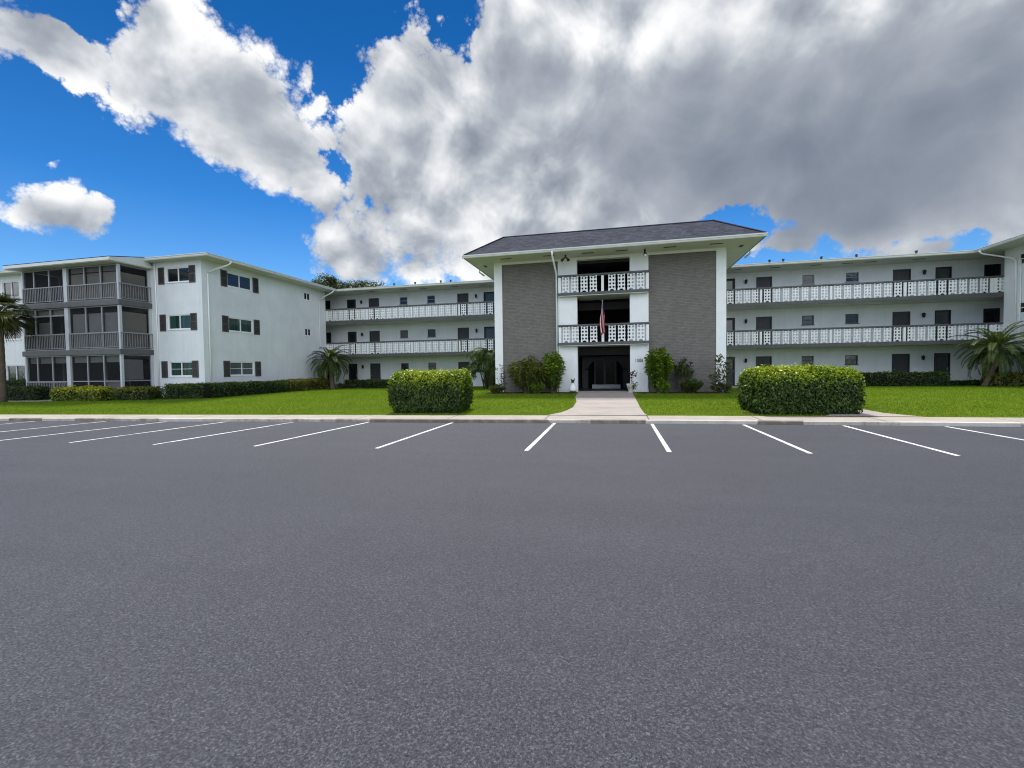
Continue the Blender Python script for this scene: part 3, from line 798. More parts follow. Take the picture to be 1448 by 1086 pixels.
LEFT = thing('apartment_building', 'long white wing on the left with open walkways and screened corner porches', 'building', (-15, 34, 0))
def left_wing():
    T = LEFT
    px = bay_panels(-23.1, -19.35, 7) + bay_panels(-19.35, -15.5, 7) + bay_panels(-15.5, -11.57, 7) + bay_panels(-11.57, -7.7, 7)
    walkway_wing(T, -25.3, -6.9,
        [(-24.83, -24.03, 'dark'), (-22.39, -21.56, 'dark'), (-20.32, -19.37, 'solid'), (-12.4, -11.45, 'solid'), (-10.18, -9.2, 'glass')],
        [(-17.48, -16.78), (-15.02, -14.33)], [-20.99, -10.8],
        (px, [-23.22, -23.02, -19.35, -15.5, -11.57]), [(x, 33.1) for x in (-19.5, -16.6, -14.9, -12.3, -9.9)])
    X, Y = -23.1, 20.95
    body = MB()
    side, fr = east(X), front(Y)
    sops = [(22.7, 24.55, f + 1.21, f + 2.04) for f in F] + [(29.6, 30.3, f + 1.41, f + 1.97) for f in F[1:]]
    wall_grid(body, side, Y, RAIL_Y - .08, 0, SOF, sops)
    fops = [(-25.62, -23.96, f + 1.21, f + 2.04) for f in F]
    wall_grid(body, fr, -26.8, X, 0, SOF, fops)
    lops = [(-39.1, -37.4, F[0] + 1.0, F[0] + 2.05), (-39.1, -37.6, F[2] + 1.0, F[2] + 2.0), (-39.1, -37.6, F[1] + 1.0, F[1] + 2.05)]
    wall_grid(body, fr, -48, -34.2, 0, SOF, lops)
    pops = []
    for f in F: pops += [(-34.05, -30.95, f + .02, f + 2.35), (-30.55, -26.95, f + .02, f + 2.35)]
    wall_grid(body, fr, -34.2, -26.8, 0, SOF, pops)
    body.box(-48, Y + .14, 0, X - .14, RAIL_Y - .09, SOF)
    body.box(-25.6, RAIL_Y - .085, 0, -25.3, WALL_Y + 9, SOF)
    body.quad((X, RAIL_Y - .08, 0), (X - .14, RAIL_Y - .08, 0), (X - .14, RAIL_Y - .08, SOF), (X, RAIL_Y - .08, SOF))
    body.build('wall', M['stucco'], T)
    for f, g in zip(F, ('glassgrey', 'glassgreen', 'glass')):
        window(T, side, 22.7, 24.55, f + 1.21, f + 2.04, g, 'v', 'white', bars=1 if f < 1 else 0)
        window(T, fr, -25.62, -23.96, f + 1.21, f + 2.04, g if g != 'glassgrey' else 'glassgreen', 'v', 'white', bars=1 if f < 1 else 0)
        shutter(T, side, 22.22, 22.66, f + 1.12, f + 2.1); shutter(T, side, 24.64, 25.1, f + 1.12, f + 2.1)
        shutter(T, fr, -26.18, -25.76, f + 1.12, f + 2.1); shutter(T, fr, -23.95, -23.52, f + 1.12, f + 2.1)
    for f in F[1:]: window(T, side, 29.6, 30.3, f + 1.41, f + 1.97, 'glass', 'v', 'white')
    for a, b, c, d in lops: window(T, fr, a, b, c, d, 'glass', 'v', 'white')
    for a, b, c, d in pops:
        mb = MB(); mb.fbox(fr, a, .05, c, a + .06, .11, d); mb.fbox(fr, b - .06, .05, c, b, .11, d); m = (a + b) / 2
        mb.fbox(fr, m - .04, .05, c, m + .04, .11, d); mb.fbox(fr, a + .06, .05, d - .06, m - .04, .11, d); mb.fbox(fr, m + .04, .05, d - .06, b - .06, .11, d)
        s = mb.build('sliding_door', M['alu'], T)
        g = MB(); g.fbox(fr, a + .06, .07, c, m - .04, .09, d - .06); g.build('pane', M['lobbyglass'], s)
        g = MB(); g.fbox(fr, m + .04, .07, c, b - .06, .09, d - .06); g.build('pane', M['lobbyglass'], s)
    # roofs: walkway wing and end block meet in an inside corner
    ex, ey = -22.1, 20.42
    def slab_roof(x0, y0, x1, y1, hx0, hy0, hx1, hy1):
        mb = MB(); z0, z1 = SOF + .03, EAVE - .01
        P = [(x0, y0), (x1, y0), (x1, y1), (x0, y1)]; Q = [(hx0, hy0), (hx1, hy0), (hx1, hy1), (hx0, hy1)]
        for i in range(4):
            j = (i + 1) % 4
            mb.quad((*P[i], z0), (*P[j], z0), (*P[j], z1), (*P[i], z1)); mb.quad((*P[i], z1), (*P[j], z1), (*Q[j], z1 + .35), (*Q[i], z1 + .35))
        mb.quad(*[(*q, z1 + .35) for q in Q]); mb.quad(*[(*p, z0) for p in P])
        return mb
    slab_roof(ex, RAIL_Y + .05, -6.9, 44, ex - 3, RAIL_Y + 3.5, -6.9, 40).build('roof', M['roofmem'], T)
    slab_roof(-48, ey + .02, ex - .02, 44, -45, ey + 3.5, ex - 3.5, 40).build('roof', M['roofmem'], T)
    mb = MB(); mb.box(ex - .06, RAIL_Y + .0, SOF, -6.9, WALL_Y, SOF + .028); mb.box(-48, ey + .05, SOF, ex - .07, Y - .001, SOF + .028)
    mb.box(X + .001, Y, SOF, ex - .07, RAIL_Y - .002, SOF + .028); mb.box(-25.3, RAIL_Y, SOF, ex - .07, WALL_Y, SOF + .0285)
    mb.build('soffit', M['soffit'], T)
    def gutter(x0, y0, x1, y1, out):
        g = MB()
        # K-profile gutter swept along a straight eave; out = outward unit vector
        ox, oy = out; prof = [(0, SOF - .005), (.06, SOF - .005), (.085, SOF + .05), (.085, SOF + .09), (.115, SOF + .13), (.115, EAVE), (0, EAVE)]
        P0 = [(x0 + ox * d, y0 + oy * d, z) for d, z in prof]; P1 = [(x1 + ox * d, y1 + oy * d, z) for d, z in prof]
        n = len(prof)
        g.pts(P0 + P1, [(i, (i + 1) % n, n + (i + 1) % n, n + i) for i in range(n)] + [tuple(range(n)), tuple(range(n, 2 * n))])
        g.build('gutter', M['gutter'], T)
    gutter(ex - .0, RAIL_Y, -6.9, RAIL_Y, (0, -1)); gutter(ex - .02, ey, ex - .02, RAIL_Y + .02, (1, 0)); gutter(-26.4, ey, ex + .09, ey, (0, -1)); gutter(-48, ey, -34.7, ey, (0, -1))
    pipe(T, [(-22.0, 21.95, SOF), (-22.12, 21.9, SOF - .16), (-23.0, 21.35, 7.58), (-23.04, 21.29, 7.45), (-23.04, 21.29, .3)])
    pipe(T, [(-22.02, 31.75, SOF), (-22.14, 31.7, SOF - .16), (-23.0, 31.3, 7.5), (-23.04, 31.24, 7.4), (-23.04, 31.24, .3)])
    pipe(T, [(-26.38, 20.9, SOF), (-26.38, 20.9, .25)], .035)
    for x in (-17.9, -16.0, -13.75, -12.9, -9.2): roof_vent(T, x, 34.0, EAVE + .1, .42)
    # screened porches
    px0, px1, py = -34.2, -26.8, 19.17
    for f in F[1:]:
        mb = MB(); mb.box(px0 - .07, py - .07, f - .26, px1 + .07, Y - .002, f + .04); mb.build('porch_slab', M['grey'], T, bevel=.012)
    mb = MB(); mb.box(px0 - .05, py - .05, 0, px1 + .05, Y - .002, F[0] - .03); mb.build('porch_slab', M['walk'], T)
    pe = 18.6
    for k, f in enumerate(F):
        top = (f + 2.745 - .26) if k < 2 else 7.80
        z0 = f + .04 if k else F[0] - .03
        for (a, b, c, d) in ((px0, px0 + .12, py, py + .14), (-30.90, -30.62, py, py + .14), (px1 - .12, px1, py, py + .14), (px1 - .13, px1, Y - .14, Y - .003)):
            mb = MB(); mb.box(a, c, z0, b, d, top); mb.build('porch_column', M['porchshade'], T, bevel=.006)
        mb = MB()
        for x in (-33.25, -32.05, -29.34, -28.13): mb.box(x - .035, py + .03, z0, x + .035, py + .10, top)
        for (a, b) in ((px0 + .12, -30.93), (-30.57, px1 - .12)):
            for (c, d) in ((z0, z0 + .06), (top - .06, top), (f + .96, f + 1.01)): mb.box(a, py + .045, c, b, py + .095, d)
        for (c, d) in ((z0, z0 + .06), (top - .06, top), (f + .96, f + 1.01)): mb.box(px1 - .10, py + .14, c, px1 - .05, Y - .14, d)
        if k == 1: mb.box(px0 + .12, py + .04, f + 2.02, -30.93, py + .1, f + 2.10)
        fr_ = mb.build('screen_frame', M['alu'], T)
        e = MB(); e.box(px0 + .02, py + .15, z0, px0 + .07, Y - .004, top); e.build('porch_end_wall', M['door'], T)
        e = MB(); e.box(-30.78, py + .15, z0, -30.72, Y - .004, top); e.build('porch_partition', M['door'], T)
        for (a, b) in ((px0 + .12, -30.93), (-30.57, px1 - .12)):
            s = MB(); s.box(a, py + .068, z0 + .06, b, py + .072, top - .06); s.build('screen', M['screen'], fr_)
        s = MB(); s.box(px1 - .077, py + .14, z0 + .06, px1 - .073, Y - .14, top - .06); s.build('screen', M['screen'], fr_)
        # railing with balusters: both bays and the return side
        for (a, b) in ((px0 + .12, -30.93), (-30.57, px1 - .12)):
            if k == 0 and a > -31: continue
            r = MB(); r.box(a, py - .05, f + .93, b, py - .005, f + .98); r.box(a, py - .045, f + .13, b, py - .01, f + .165)
            n = int((b - a) / .128)
            for i in range(n + 1):
                x = a + .02 + (b - a - .04) * i / n; r.box(x - .0125, py - .04, f + .165, x + .0125, py - .015, f + .93)
            r.build('porch_railing', M['rail'], T)
        if k:
            r = MB(); r.box(px1 + .005, py + .02, f + .93, px1 + .05, Y - .01, f + .98); r.box(px1 + .01, py + .02, f + .13, px1 + .045, Y - .01, f + .165)
            for i in range(13):
                y = py + .06 + (Y - py - .1) * i / 12; r.box(px1 + .015, y - .0125, f + .165, px1 + .04, y + .0125, f + .93)
            r.build('porch_railing', M['rail'], T)
    def blind(x0, x1, z0, z1, m):
        b = MB(); b.box(x0, py + .16, z0, x1, py + .175, z1); b.build('blind', M[m], T)
    for (a, b) in ((-30.5, -29.4), (-29.3, -28.2), (-28.1, -26.95)):
        blind(a, b, F[2] + .1, F[2] + 1.62, 'blind'); blind(a, b, F[1] + .1, F[1] + 2.1, 'blindgrey')
        blind(a, b, F[2] + 1.68, F[2] + 1.98, 'blindgrey'); blind(a, b, F[0] + 2.05, F[0] + 2.4, 'blindgrey')
    for (a, b) in ((-34.0, -33.3), (-33.2, -32.1), (-32.0, -30.96)):
        blind(a, b, F[1] + 2.12, F[1] + 2.45, 'blind'); blind(a, b, F[0] + 2.05, F[0] + 2.4, 'blindgrey')
    blind(-33.2, -32.1, F[1] + .9, F[1] + 1.7, 'blindgrey'); blind(-28.1, -26.95, F[0] + .02, F[0] + 1.0, 'blindgrey')
    b = MB(); b.box(px1 - .175, py + .2, F[2] + .1, px1 - .16, Y - .2, F[2] + 1.6); b.build('blind', M['blind'], T)
    b = MB(); b.box(px1 - .175, py + .2, F[1] + .1, px1 - .16, Y - .2, F[1] + 2.15); b.build('blind', M['blind'], T)
    b = MB(); b.box(px1 - .175, py + .2, F[0] + 1.05, px1 - .16, Y - .5, F[0] + 2.2); b.build('blind', M['blindgrey'], T)
    # lean-to roof over the porches, white gable end with a dark edge
    x0, x1 = -34.6, -26.55; za, zb, yb = 7.90, 8.40, ey + .12
    mb = MB(); mb.quad((x0, pe, za + .16), (x1, pe, za + .16), (x1, yb, zb + .05), (x0, yb, zb + .05)); mb.quad((x0, pe, za + .13), (x1, pe, za + .13), (x1, yb, zb + .02), (x0, yb, zb + .02))
    for x in (x0, x1): mb.quad((x, pe, za + .13), (x, pe, za + .16), (x, yb, zb + .05), (x, yb, zb + .02))
    mb.build('porch_roof', M['shingle'], T)
    mb = MB(); mb.box(x0, pe, za - .04, x1, pe + .05, za + .125)
    for x in (x0, x1 - .05): mb.pts([(x, pe + .05, za - .04), (x + .05, pe + .05, za - .04), (x + .05, yb + .5, za - .04), (x, yb + .5, za - .04), (x, pe + .05, za + .125), (x + .05, pe + .05, za + .125), (x + .05, yb - .1, zb - .01), (x, yb - .1, zb - .01)],
                               [(0, 1, 2, 3), (4, 5, 6, 7), (0, 1, 5, 4), (1, 2, 6, 5), (2, 3, 7, 6), (3, 0, 4, 7)])
    mb.build('porch_fascia', M['gutter'], T)
    mb = MB(); mb.box(x0 + .05, pe + .05, za - .07, x1 - .05, Y - .002, za - .045); mb.build('porch_ceiling', M['soffit'], T)
left_wing()

RIGHT = thing('apartment_building', 'white three storey wing on the right with open walkways, behind the longer clipped hedge', 'building', (15, 34, 0))
def right_wing():
    T = RIGHT; X = 22.25
    px = bay_panels(5.6, 9.3, 7) + bay_panels(9.3, 13.33, 7) + bay_panels(13.33, 17.33, 7) + bay_panels(17.33, 21.68, 8) + [22.1]
    walkway_wing(T, 5.7, 25.0,
        [(7.3, 8.2, 'glass'), (9.55, 10.55, 'solid'), (17.68, 18.67, 'solid'), (20.01, 20.87, 'glass'), (22.58, 23.42, 'dark')],
        [(12.4, 13.13), (14.99, 15.75)], [8.89, 19.37],
        (px, [5.6, 9.3, 13.33, 17.33, 21.70, 21.87]), [(x, 33.0) for x in (8.0, 10.4, 12.8, 14.6, 15.9, 18.5)])
    side = west(X)
    ops = [(30.45, 31.2, f + 1.38, f + 2.0) for f in F] + [(23, 25, f + 1.2, f + 2.04) for f in F]
    b = MB(); wall_grid(b, side, 20.95, RAIL_Y - .08, 0, SOF, ops)
    b.box(X + .14, 20.95, 0, 40, RAIL_Y - .09, SOF); b.box(24.6, RAIL_Y - .085, 0, 25.0, WALL_Y + 9, SOF)
    b.quad((X, 20.95, 0), (X + .14, 20.95, 0), (X + .14, 20.95, SOF), (X, 20.95, SOF)); b.quad((X, RAIL_Y - .08, 0), (X + .14, RAIL_Y - .08, 0), (X + .14, RAIL_Y - .08, SOF), (X, RAIL_Y - .08, SOF))
    b.build('wall', M['stucco'], T)
    for a, c, d, e in ops: window(T, side, a, c, d, e, 'glass', 'h' if a > 30 else 'v', 'white')
    ex = 20.82; ey = 20.42
    mb = MB()
    for (x0, y0, x1, y1, q0, q1, q2, q3) in ((5.7, RAIL_Y + .05, ex, 44, 5.7, RAIL_Y + 3.5, ex + 3, 40), (ex + .02, ey, 40, 44, ex + 3.5, ey + 3.5, 37, 40)):
        P = [(x0, y0), (x1, y0), (x1, y1), (x0, y1)]; Q = [(q0, q1), (q2, q1), (q2, q3), (q0, q3)]; z0, z1 = SOF + .03, EAVE - .01
        for i in range(4):
            j = (i + 1) % 4
            mb.quad((*P[i], z0), (*P[j], z0), (*P[j], z1), (*P[i], z1)); mb.quad((*P[i], z1), (*P[j], z1), (*Q[j], z1 + .35), (*Q[i], z1 + .35))
        mb.quad(*[(*q, z1 + .35) for q in Q])
    mb.build('roof', M['roofmem'], T)
    mb = MB(); mb.box(5.7, RAIL_Y, SOF, ex, WALL_Y, SOF + .028); mb.box(ex + .05, ey + .02, SOF, X - .001, RAIL_Y - .002, SOF + .028); mb.box(ex + .001, RAIL_Y, SOF, 24.9, WALL_Y, SOF + .0285)
    mb.build('soffit', M['soffit'], T)
    prof = [(0, SOF - .005), (.06, SOF - .005), (.085, SOF + .05), (.085, SOF + .09), (.115, SOF + .13), (.115, EAVE), (0, EAVE)]; n = len(prof)
    for (x0, y0, x1, y1, ox, oy) in ((5.7, RAIL_Y, ex, RAIL_Y, 0, -1), (ex + .02, ey, ex + .02, RAIL_Y + .02, -1, 0)):
        g = MB(); P0 = [(x0 + ox * d, y0 + oy * d, z) for d, z in prof]; P1 = [(x1 + ox * d, y1 + oy * d, z) for d, z in prof]
        g.pts(P0 + P1, [(i, (i + 1) % n, n + (i + 1) % n, n + i) for i in range(n)] + [tuple(range(n)), tuple(range(n, 2 * n))])
        g.build('gutter', M['gutter'], T)
    pipe(T, [(20.74, 31.7, SOF), (20.86, 31.7, SOF - .16), (22.05, 31.3, 7.6), (22.18, 31.25, 7.42), (22.18, 31.25, .3)])
    pipe(T, [(22.19, 30.95, 7.4), (22.19, 30.95, .3)], .03)
    for x in (10.35, 11.2, 13.5, 15.55, 18.9): roof_vent(T, x, 34.0, EAVE + .1, .42)
right_wing()

CENTRE = thing('apartment_building', 'entrance block with two tall grey brick panels and dark shingled hip roof in the middle', 'building', (-0.6, 25, 0))
def entrance_block():
    T = CENTRE; Y = 25.0; Z = 7.80; xa, xb = -6.82, 5.6
    oL, oR = -2.06, 0.78; back = 31.0
    mb = MB()
    # end columns, piers, frieze, side walls
    mb.box(xa, Y, 0.2, -6.35, Y + .4, Z); mb.box(5.12, Y, 0.2, xb, Y + .4, Z)
    mb.box(-6.35, Y + .002, 7.66, -3.12, Y + .4, Z); mb.box(1.75, Y + .002, 7.66, 5.12, Y + .4, Z)
    mb.box(-3.12, Y + .02, 0.2, oL, Y + .4, Z); mb.box(oR, Y + .02, 0.2, 1.75, Y + .4, Z)
    mb.box(oL, Y + .022, 7.66, oR, Y + .4, Z)
    mb.box(xa + .001, Y + .4, 0.2, xa + .25, 42, Z); mb.box(xb - .25, Y + .4, 0.2, xb - .001, 42, Z); mb.box(xa + .25, 41.8, .2, xb - .25, 42, Z)
    mb.build('wall', M['white'], T)
    for a, b in ((-3.10, oL - .02), (oR + .02, 1.73)):
        mb = MB(); mb.box(a, Y - .012, .2, b, Y + .019, .52); mb.build('plinth', M['white'], T, bevel=.008)
    for a, b in ((-6.35, -3.12), (1.75, 5.12)):
        q = MB(); q.box(a, Y + .05, .2, b, Y + .38, 7.66); q.build('brick_panel', M['brick'], T)
    # open lobby on three floors: recess shade painted into the inside walls, pale ceilings near the front
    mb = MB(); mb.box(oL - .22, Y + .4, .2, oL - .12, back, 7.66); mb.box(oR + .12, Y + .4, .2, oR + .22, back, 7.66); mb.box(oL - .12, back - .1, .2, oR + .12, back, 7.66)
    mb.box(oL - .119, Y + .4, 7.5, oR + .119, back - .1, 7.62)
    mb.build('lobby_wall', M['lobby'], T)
    for f in F[1:]:
        mb = MB(); mb.box(-3.08, Y - .30, f - .11, 1.76, Y + .018, f + .035); mb.build('slab_edge', M['grey'], T, bevel=.01)
        mb = MB(); mb.box(-3.05, Y - .27, f - .15, 1.73, Y + .018, f - .112); mb.box(oL - .001, Y + .019, f - .15, oR + .001, Y + 1.6, f + .01); mb.build('balcony_slab', M['soffit'], T)
        mb = MB(); mb.box(oL - .001, Y + .019, f + .011, oR + .001, Y + 1.6, f + .034); mb.build('balcony_floor', M['deck'], T)
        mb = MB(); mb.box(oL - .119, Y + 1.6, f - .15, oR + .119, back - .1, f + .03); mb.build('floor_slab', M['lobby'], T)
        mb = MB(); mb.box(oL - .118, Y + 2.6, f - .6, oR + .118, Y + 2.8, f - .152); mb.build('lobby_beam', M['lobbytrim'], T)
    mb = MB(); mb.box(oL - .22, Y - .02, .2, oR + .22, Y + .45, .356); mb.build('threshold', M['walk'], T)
    mb = MB(); mb.box(oL - .22, Y + .451, .2, oR + .22, back, .354); mb.build('lobby_floor', M['lobbytrim'], T)  # darker than the threshold: entrance shadow put into the floor colour
    # second and third floor: dark glazed doors at the back of the landing
    fn = front(back - .16)
    for f in F[1:]:
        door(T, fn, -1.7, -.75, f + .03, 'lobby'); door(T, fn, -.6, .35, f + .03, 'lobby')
    # ground floor: arched lattice screen with a pair of doors
    ay = 29.0; x0, x1 = -2.1, 0.82
    arch = MB(); cx, r = (x0 + x1) / 2, 1.08; zt, zs = 2.42, 1.55; N = 18
    arch.box(x0, ay, .355, cx - r, ay + .08, zs); arch.box(cx + r, ay, .355, x1, ay + .08, zs)
    for i in range(N):
        a, b = math.pi * i / N, math.pi * (i + 1) / N
        p = [(cx - r * math.cos(a), zs + (zt - zs - .14) * math.sin(a)), (cx - r * math.cos(b), zs + (zt - zs - .14) * math.sin(b))]
        xl, xr = p[0][0], p[1][0]
        if i == 0: xl = x0
        if i == N - 1: xr = x1
        for yy in (ay, ay + .08):
            arch.quad((xl, yy, p[0][1] if i else zs), (xr, yy, p[1][1] if i < N - 1 else zs), (xr, yy, zt), (xl, yy, zt))
        arch.quad((p[0][0], ay, p[0][1]), (p[1][0], ay, p[1][1]), (p[1][0], ay + .08, p[1][1]), (p[0][0], ay + .08, p[0][1]))
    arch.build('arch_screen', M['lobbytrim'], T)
    dr = MB(); dr.box(cx - .09, ay + .1, .335, cx + .03, ay + .15, 2.25); dr.box(cx - .7, ay + .1, .335, cx - .6, ay + .15, 2.2); dr.box(cx + .6, ay + .1, .335, cx + .7, ay + .15, 2.2); dr.box(cx - .7, ay + .1, 2.2, cx + .7, ay + .15, 2.3)
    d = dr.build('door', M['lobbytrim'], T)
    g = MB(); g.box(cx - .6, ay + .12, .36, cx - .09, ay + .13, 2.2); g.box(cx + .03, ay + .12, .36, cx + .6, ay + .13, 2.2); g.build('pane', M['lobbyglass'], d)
    bn = MB(); bn.box(-1.45, 28.5, .36, .30, 28.85, .62); bn.build('bench', M['soffit'], T, bevel=.02)
    lm = MB(); lm.lathe(((oL + oR) / 2, 27.2, 2.80), [(.02, .10), (.16, .09), (.17, .04), (.12, .0)], 14); lm.build('ceiling_lamp', M['lobbytrim'], T)
    lm = MB(); lm.lathe(((oL + oR) / 2, 26.2, 7.38), [(.02, .10), (.16, .09), (.17, .04), (.12, .0)], 14); lm.build('ceiling_lamp', M['black'], T)
    # balustrades
    cxp = [-2.66, -2.16, -1.655, -1.155, -0.165, 0.335, 0.84, 1.335]
    for f in F[1:]: railing(T, Y - .16, -3.09, 1.77, f + .035, cxp, [-3.0, -.66, 1.68], .90, .14)
    # hip roof, flat on top; wide soffit, gutter, vents
    eL, eR, eF, eB = -8.12, 6.98, 23.45, 33.2; zt = 7.95; d = 1.95; zz = 9.32
    mb = MB()
    P = [(eL, eF), (eR, eF), (eR, eB + 9), (eL, eB + 9)]; Q = [(eL + d - .1, eF + d - .1), (eR - d, eF + d), (eR - d, eB + 9 - d), (eL + d - .1, eB + 9 - d)]
    for i in range(4):
        j = (i + 1) % 4; mb.quad((*P[i], zt), (*P[j], zt), (*Q[j], zz), (*Q[i], zz))
    mb.quad(*[(*q, zz) for q in Q])
    for i in range(4):
        j = (i + 1) % 4; mb.quad((*P[i], zt - .03), (*P[j], zt - .03), (*P[j], zt), (*P[i], zt))
    mb.build('roof', M['shingle'], T)
    for p_, q_ in zip(P[:2], Q[:2]):
        cap = MB(); cap.tube([(*p_, zt + .01), (*q_, zz + .01)], .05, 6); cap.build('ridge_cap', M['shingle'], T)
    cap = MB(); cap.tube([(*Q[0], zz), (*Q[1], zz)], .045, 6); cap.build('ridge_cap', M['shingle'], T)
    mb = MB(); mb.box(eL + .03, eF + .03, Z, eR - .03, eB + 9, Z + .03); mb.build('soffit', M['soffit'], T)
    g = MB(); prof = [(0, Z - .01), (.05, Z - .01), (.075, Z + .04), (.075, Z + .06), (.10, Z + .09), (.10, Z + .145), (0, Z + .145)]; n = len(prof)
    P0 = [(eL - .07, eF + .03 - q, z) for q, z in prof]; P1 = [(eR + .07, eF + .03 - q, z) for q, z in prof]
    g.pts(P0 + P1, [(i, (i + 1) % n, n + (i + 1) % n, n + i) for i in range(n)] + [tuple(range(n)), tuple(range(n, 2 * n))])
    g.build('gutter', M['gutter'], T)
    g = MB(); g.box(eL - .02, eF + .04, Z - .01, eL + .03, eB + 9, Z + .115); g.build('side_fascia', M['grey'], T)
    g = MB(); g.box(eR - .03, eF + .04, Z - .01, eR + .02, eB + 9, Z + .115); g.build('side_fascia', M['grey'], T)
    for p in ((eL - .06, 26.6), (eR + .06, 26.2)):
        e = MB(); e.tube([(p[0], p[1], Z + .08), (p[0], p[1], Z - .12), (p[0] * .97, p[1] + .2, Z - .3)], .05, 8); e.build('downspout', M['gutter'], T, smooth=True)
    soffit_vents(T, [(x, 24.2) for x in (-5.9, -3.5, -1.4, .35, 2.75, 4.95)], .62, .14, Z)
    for x, y in ((-7.5, 25.6), (6.3, 25.0), (-7.5, 28.4)):
        v = MB(); v.box(x - .09, y - .22, Z - .012, x + .09, y + .22, Z - .003); v.build('soffit_vent', M['doorframe'], T)
    # downspout left of the doorway and corner pipes
    pipe(T, [(-3.22, eF - .02, Z + .02), (-3.22, eF + .02, Z - .16), (-3.2, Y - .12, 7.0), (-3.19, Y - .06, 6.85), (-3.19, Y - .06, .3)], .05)
    pipe(T, [(1.70, Y - .03, 2.90), (1.70, Y - .03, .5)], .025)
    # twin floodlight and single floodlight under the soffit
    fl = MB(); fl.tube([(-2.6, 24.3, Z), (-2.6, 24.3, Z - .12)], .05, 8)
    for s in (-1, 1): fl.tube([(-2.6, 24.3, Z - .12), (-2.6 + s * .10, 24.22, Z - .22), (-2.6 + s * .17, 24.1, Z - .33)], [.02, .05, .085], 10)
    fl.build('floodlight', M['black'], T, smooth=True)
    fl = MB(); fl.tube([(1.52, 24.3, Z), (1.52, 24.3, Z - .12)], .05, 8); fl.tube([(1.52, 24.3, Z - .12), (1.52, 24.25, Z - .22), (1.54, 24.15, Z - .32)], [.03, .07, .09], 10)
    fo = fl.build('floodlight', M['black'], T, smooth=True)
    bl = MB(); bl.ball((1.54, 24.12, Z - .345), .07, 12, 8); bl.build('bulb', M['white'], fo, smooth=True)
    bx = MB(); bx.box(2.84, Y - .02, 1.72, 2.98, Y + .05, 1.98); bx.build('meter_box', M['gutter'], T, bevel=.01)
    # house number
    cu = bpy.data.curves.new('house_number', 'FONT'); cu.body = '11006'; cu.size = .26; cu.extrude = .008; cu.space_character = 1.12
    o = bpy.data.objects.new('house_number', cu); link(o)
    me = bpy.data.meshes.new_from_object(o.evaluated_get(bpy.context.evaluated_depsgraph_get())); bpy.data.objects.remove(o)
    me.materials.clear(); me.materials.append(M['doorframe'])
    h = bpy.data.objects.new('house_number', me); link(h); h.parent = T
    h.rotation_euler = (R(90), 0, 0); h.location = Vector((1.03, Y + .008, 1.95)) - T.location
    w = max(v.co.x for v in me.vertices); h.scale = (.42 / w, 1, 1)
entrance_block()
# ------------------------------------------------------------------ plants
def unit(v):
    return v / np.maximum(np.linalg.norm(v, axis=1, keepdims=True), 1e-9)

def leaves(name, P, N, L, W, tint, mat, parent, droop=0.0, along=None, fold=0.25):
    """leaf blades as folded diamonds: P base points, N facing, L/W sizes, along = growth direction (else random in the leaf plane)"""
    n = len(P); N = unit(N)
    if along is None:
        t = rng.normal(size=(n, 3))
    else:
        t = along + rng.normal(size=(n, 3)) * 0.25
    t = t - N * np.sum(t * N, axis=1, keepdims=True) * (0.75 if along is None else 0.3)
    t[:, 2] -= droop
    t = unit(t); s = unit(np.cross(t, N)); nn = np.cross(s, t)
    L = np.broadcast_to(np.asarray(L, float), (n,))[:, None]; W = np.broadcast_to(np.asarray(W, float), (n,))[:, None]
    a = P; mid = P + t * L * .5; b = P + t * L - np.array([0, 0, 1]) * (L * 0.12 + 0)
    l = mid + s * W * .5 + nn * W * fold; r = mid - s * W * .5 + nn * W * fold
    V = np.stack([a, l, b, r], 1).reshape(-1, 3)
    F_ = np.arange(4 * n).reshape(n, 4)
    return np_mesh(name, V, F_, M[mat], parent, tint)

def wob(P, s, k=0.0):
    return (np.sin(P[:, 0] * s + 1.3 + k) * np.sin(P[:, 1] * s * 1.13 + 2.1 + k) + np.sin(P[:, 2] * s * 1.21 + P[:, 0] * s * .7 + k) * .7 + np.sin((P[:, 0] + P[:, 1] * .6 - P[:, 2] * .8) * s * 2.1 + k) * .5) / 2.2

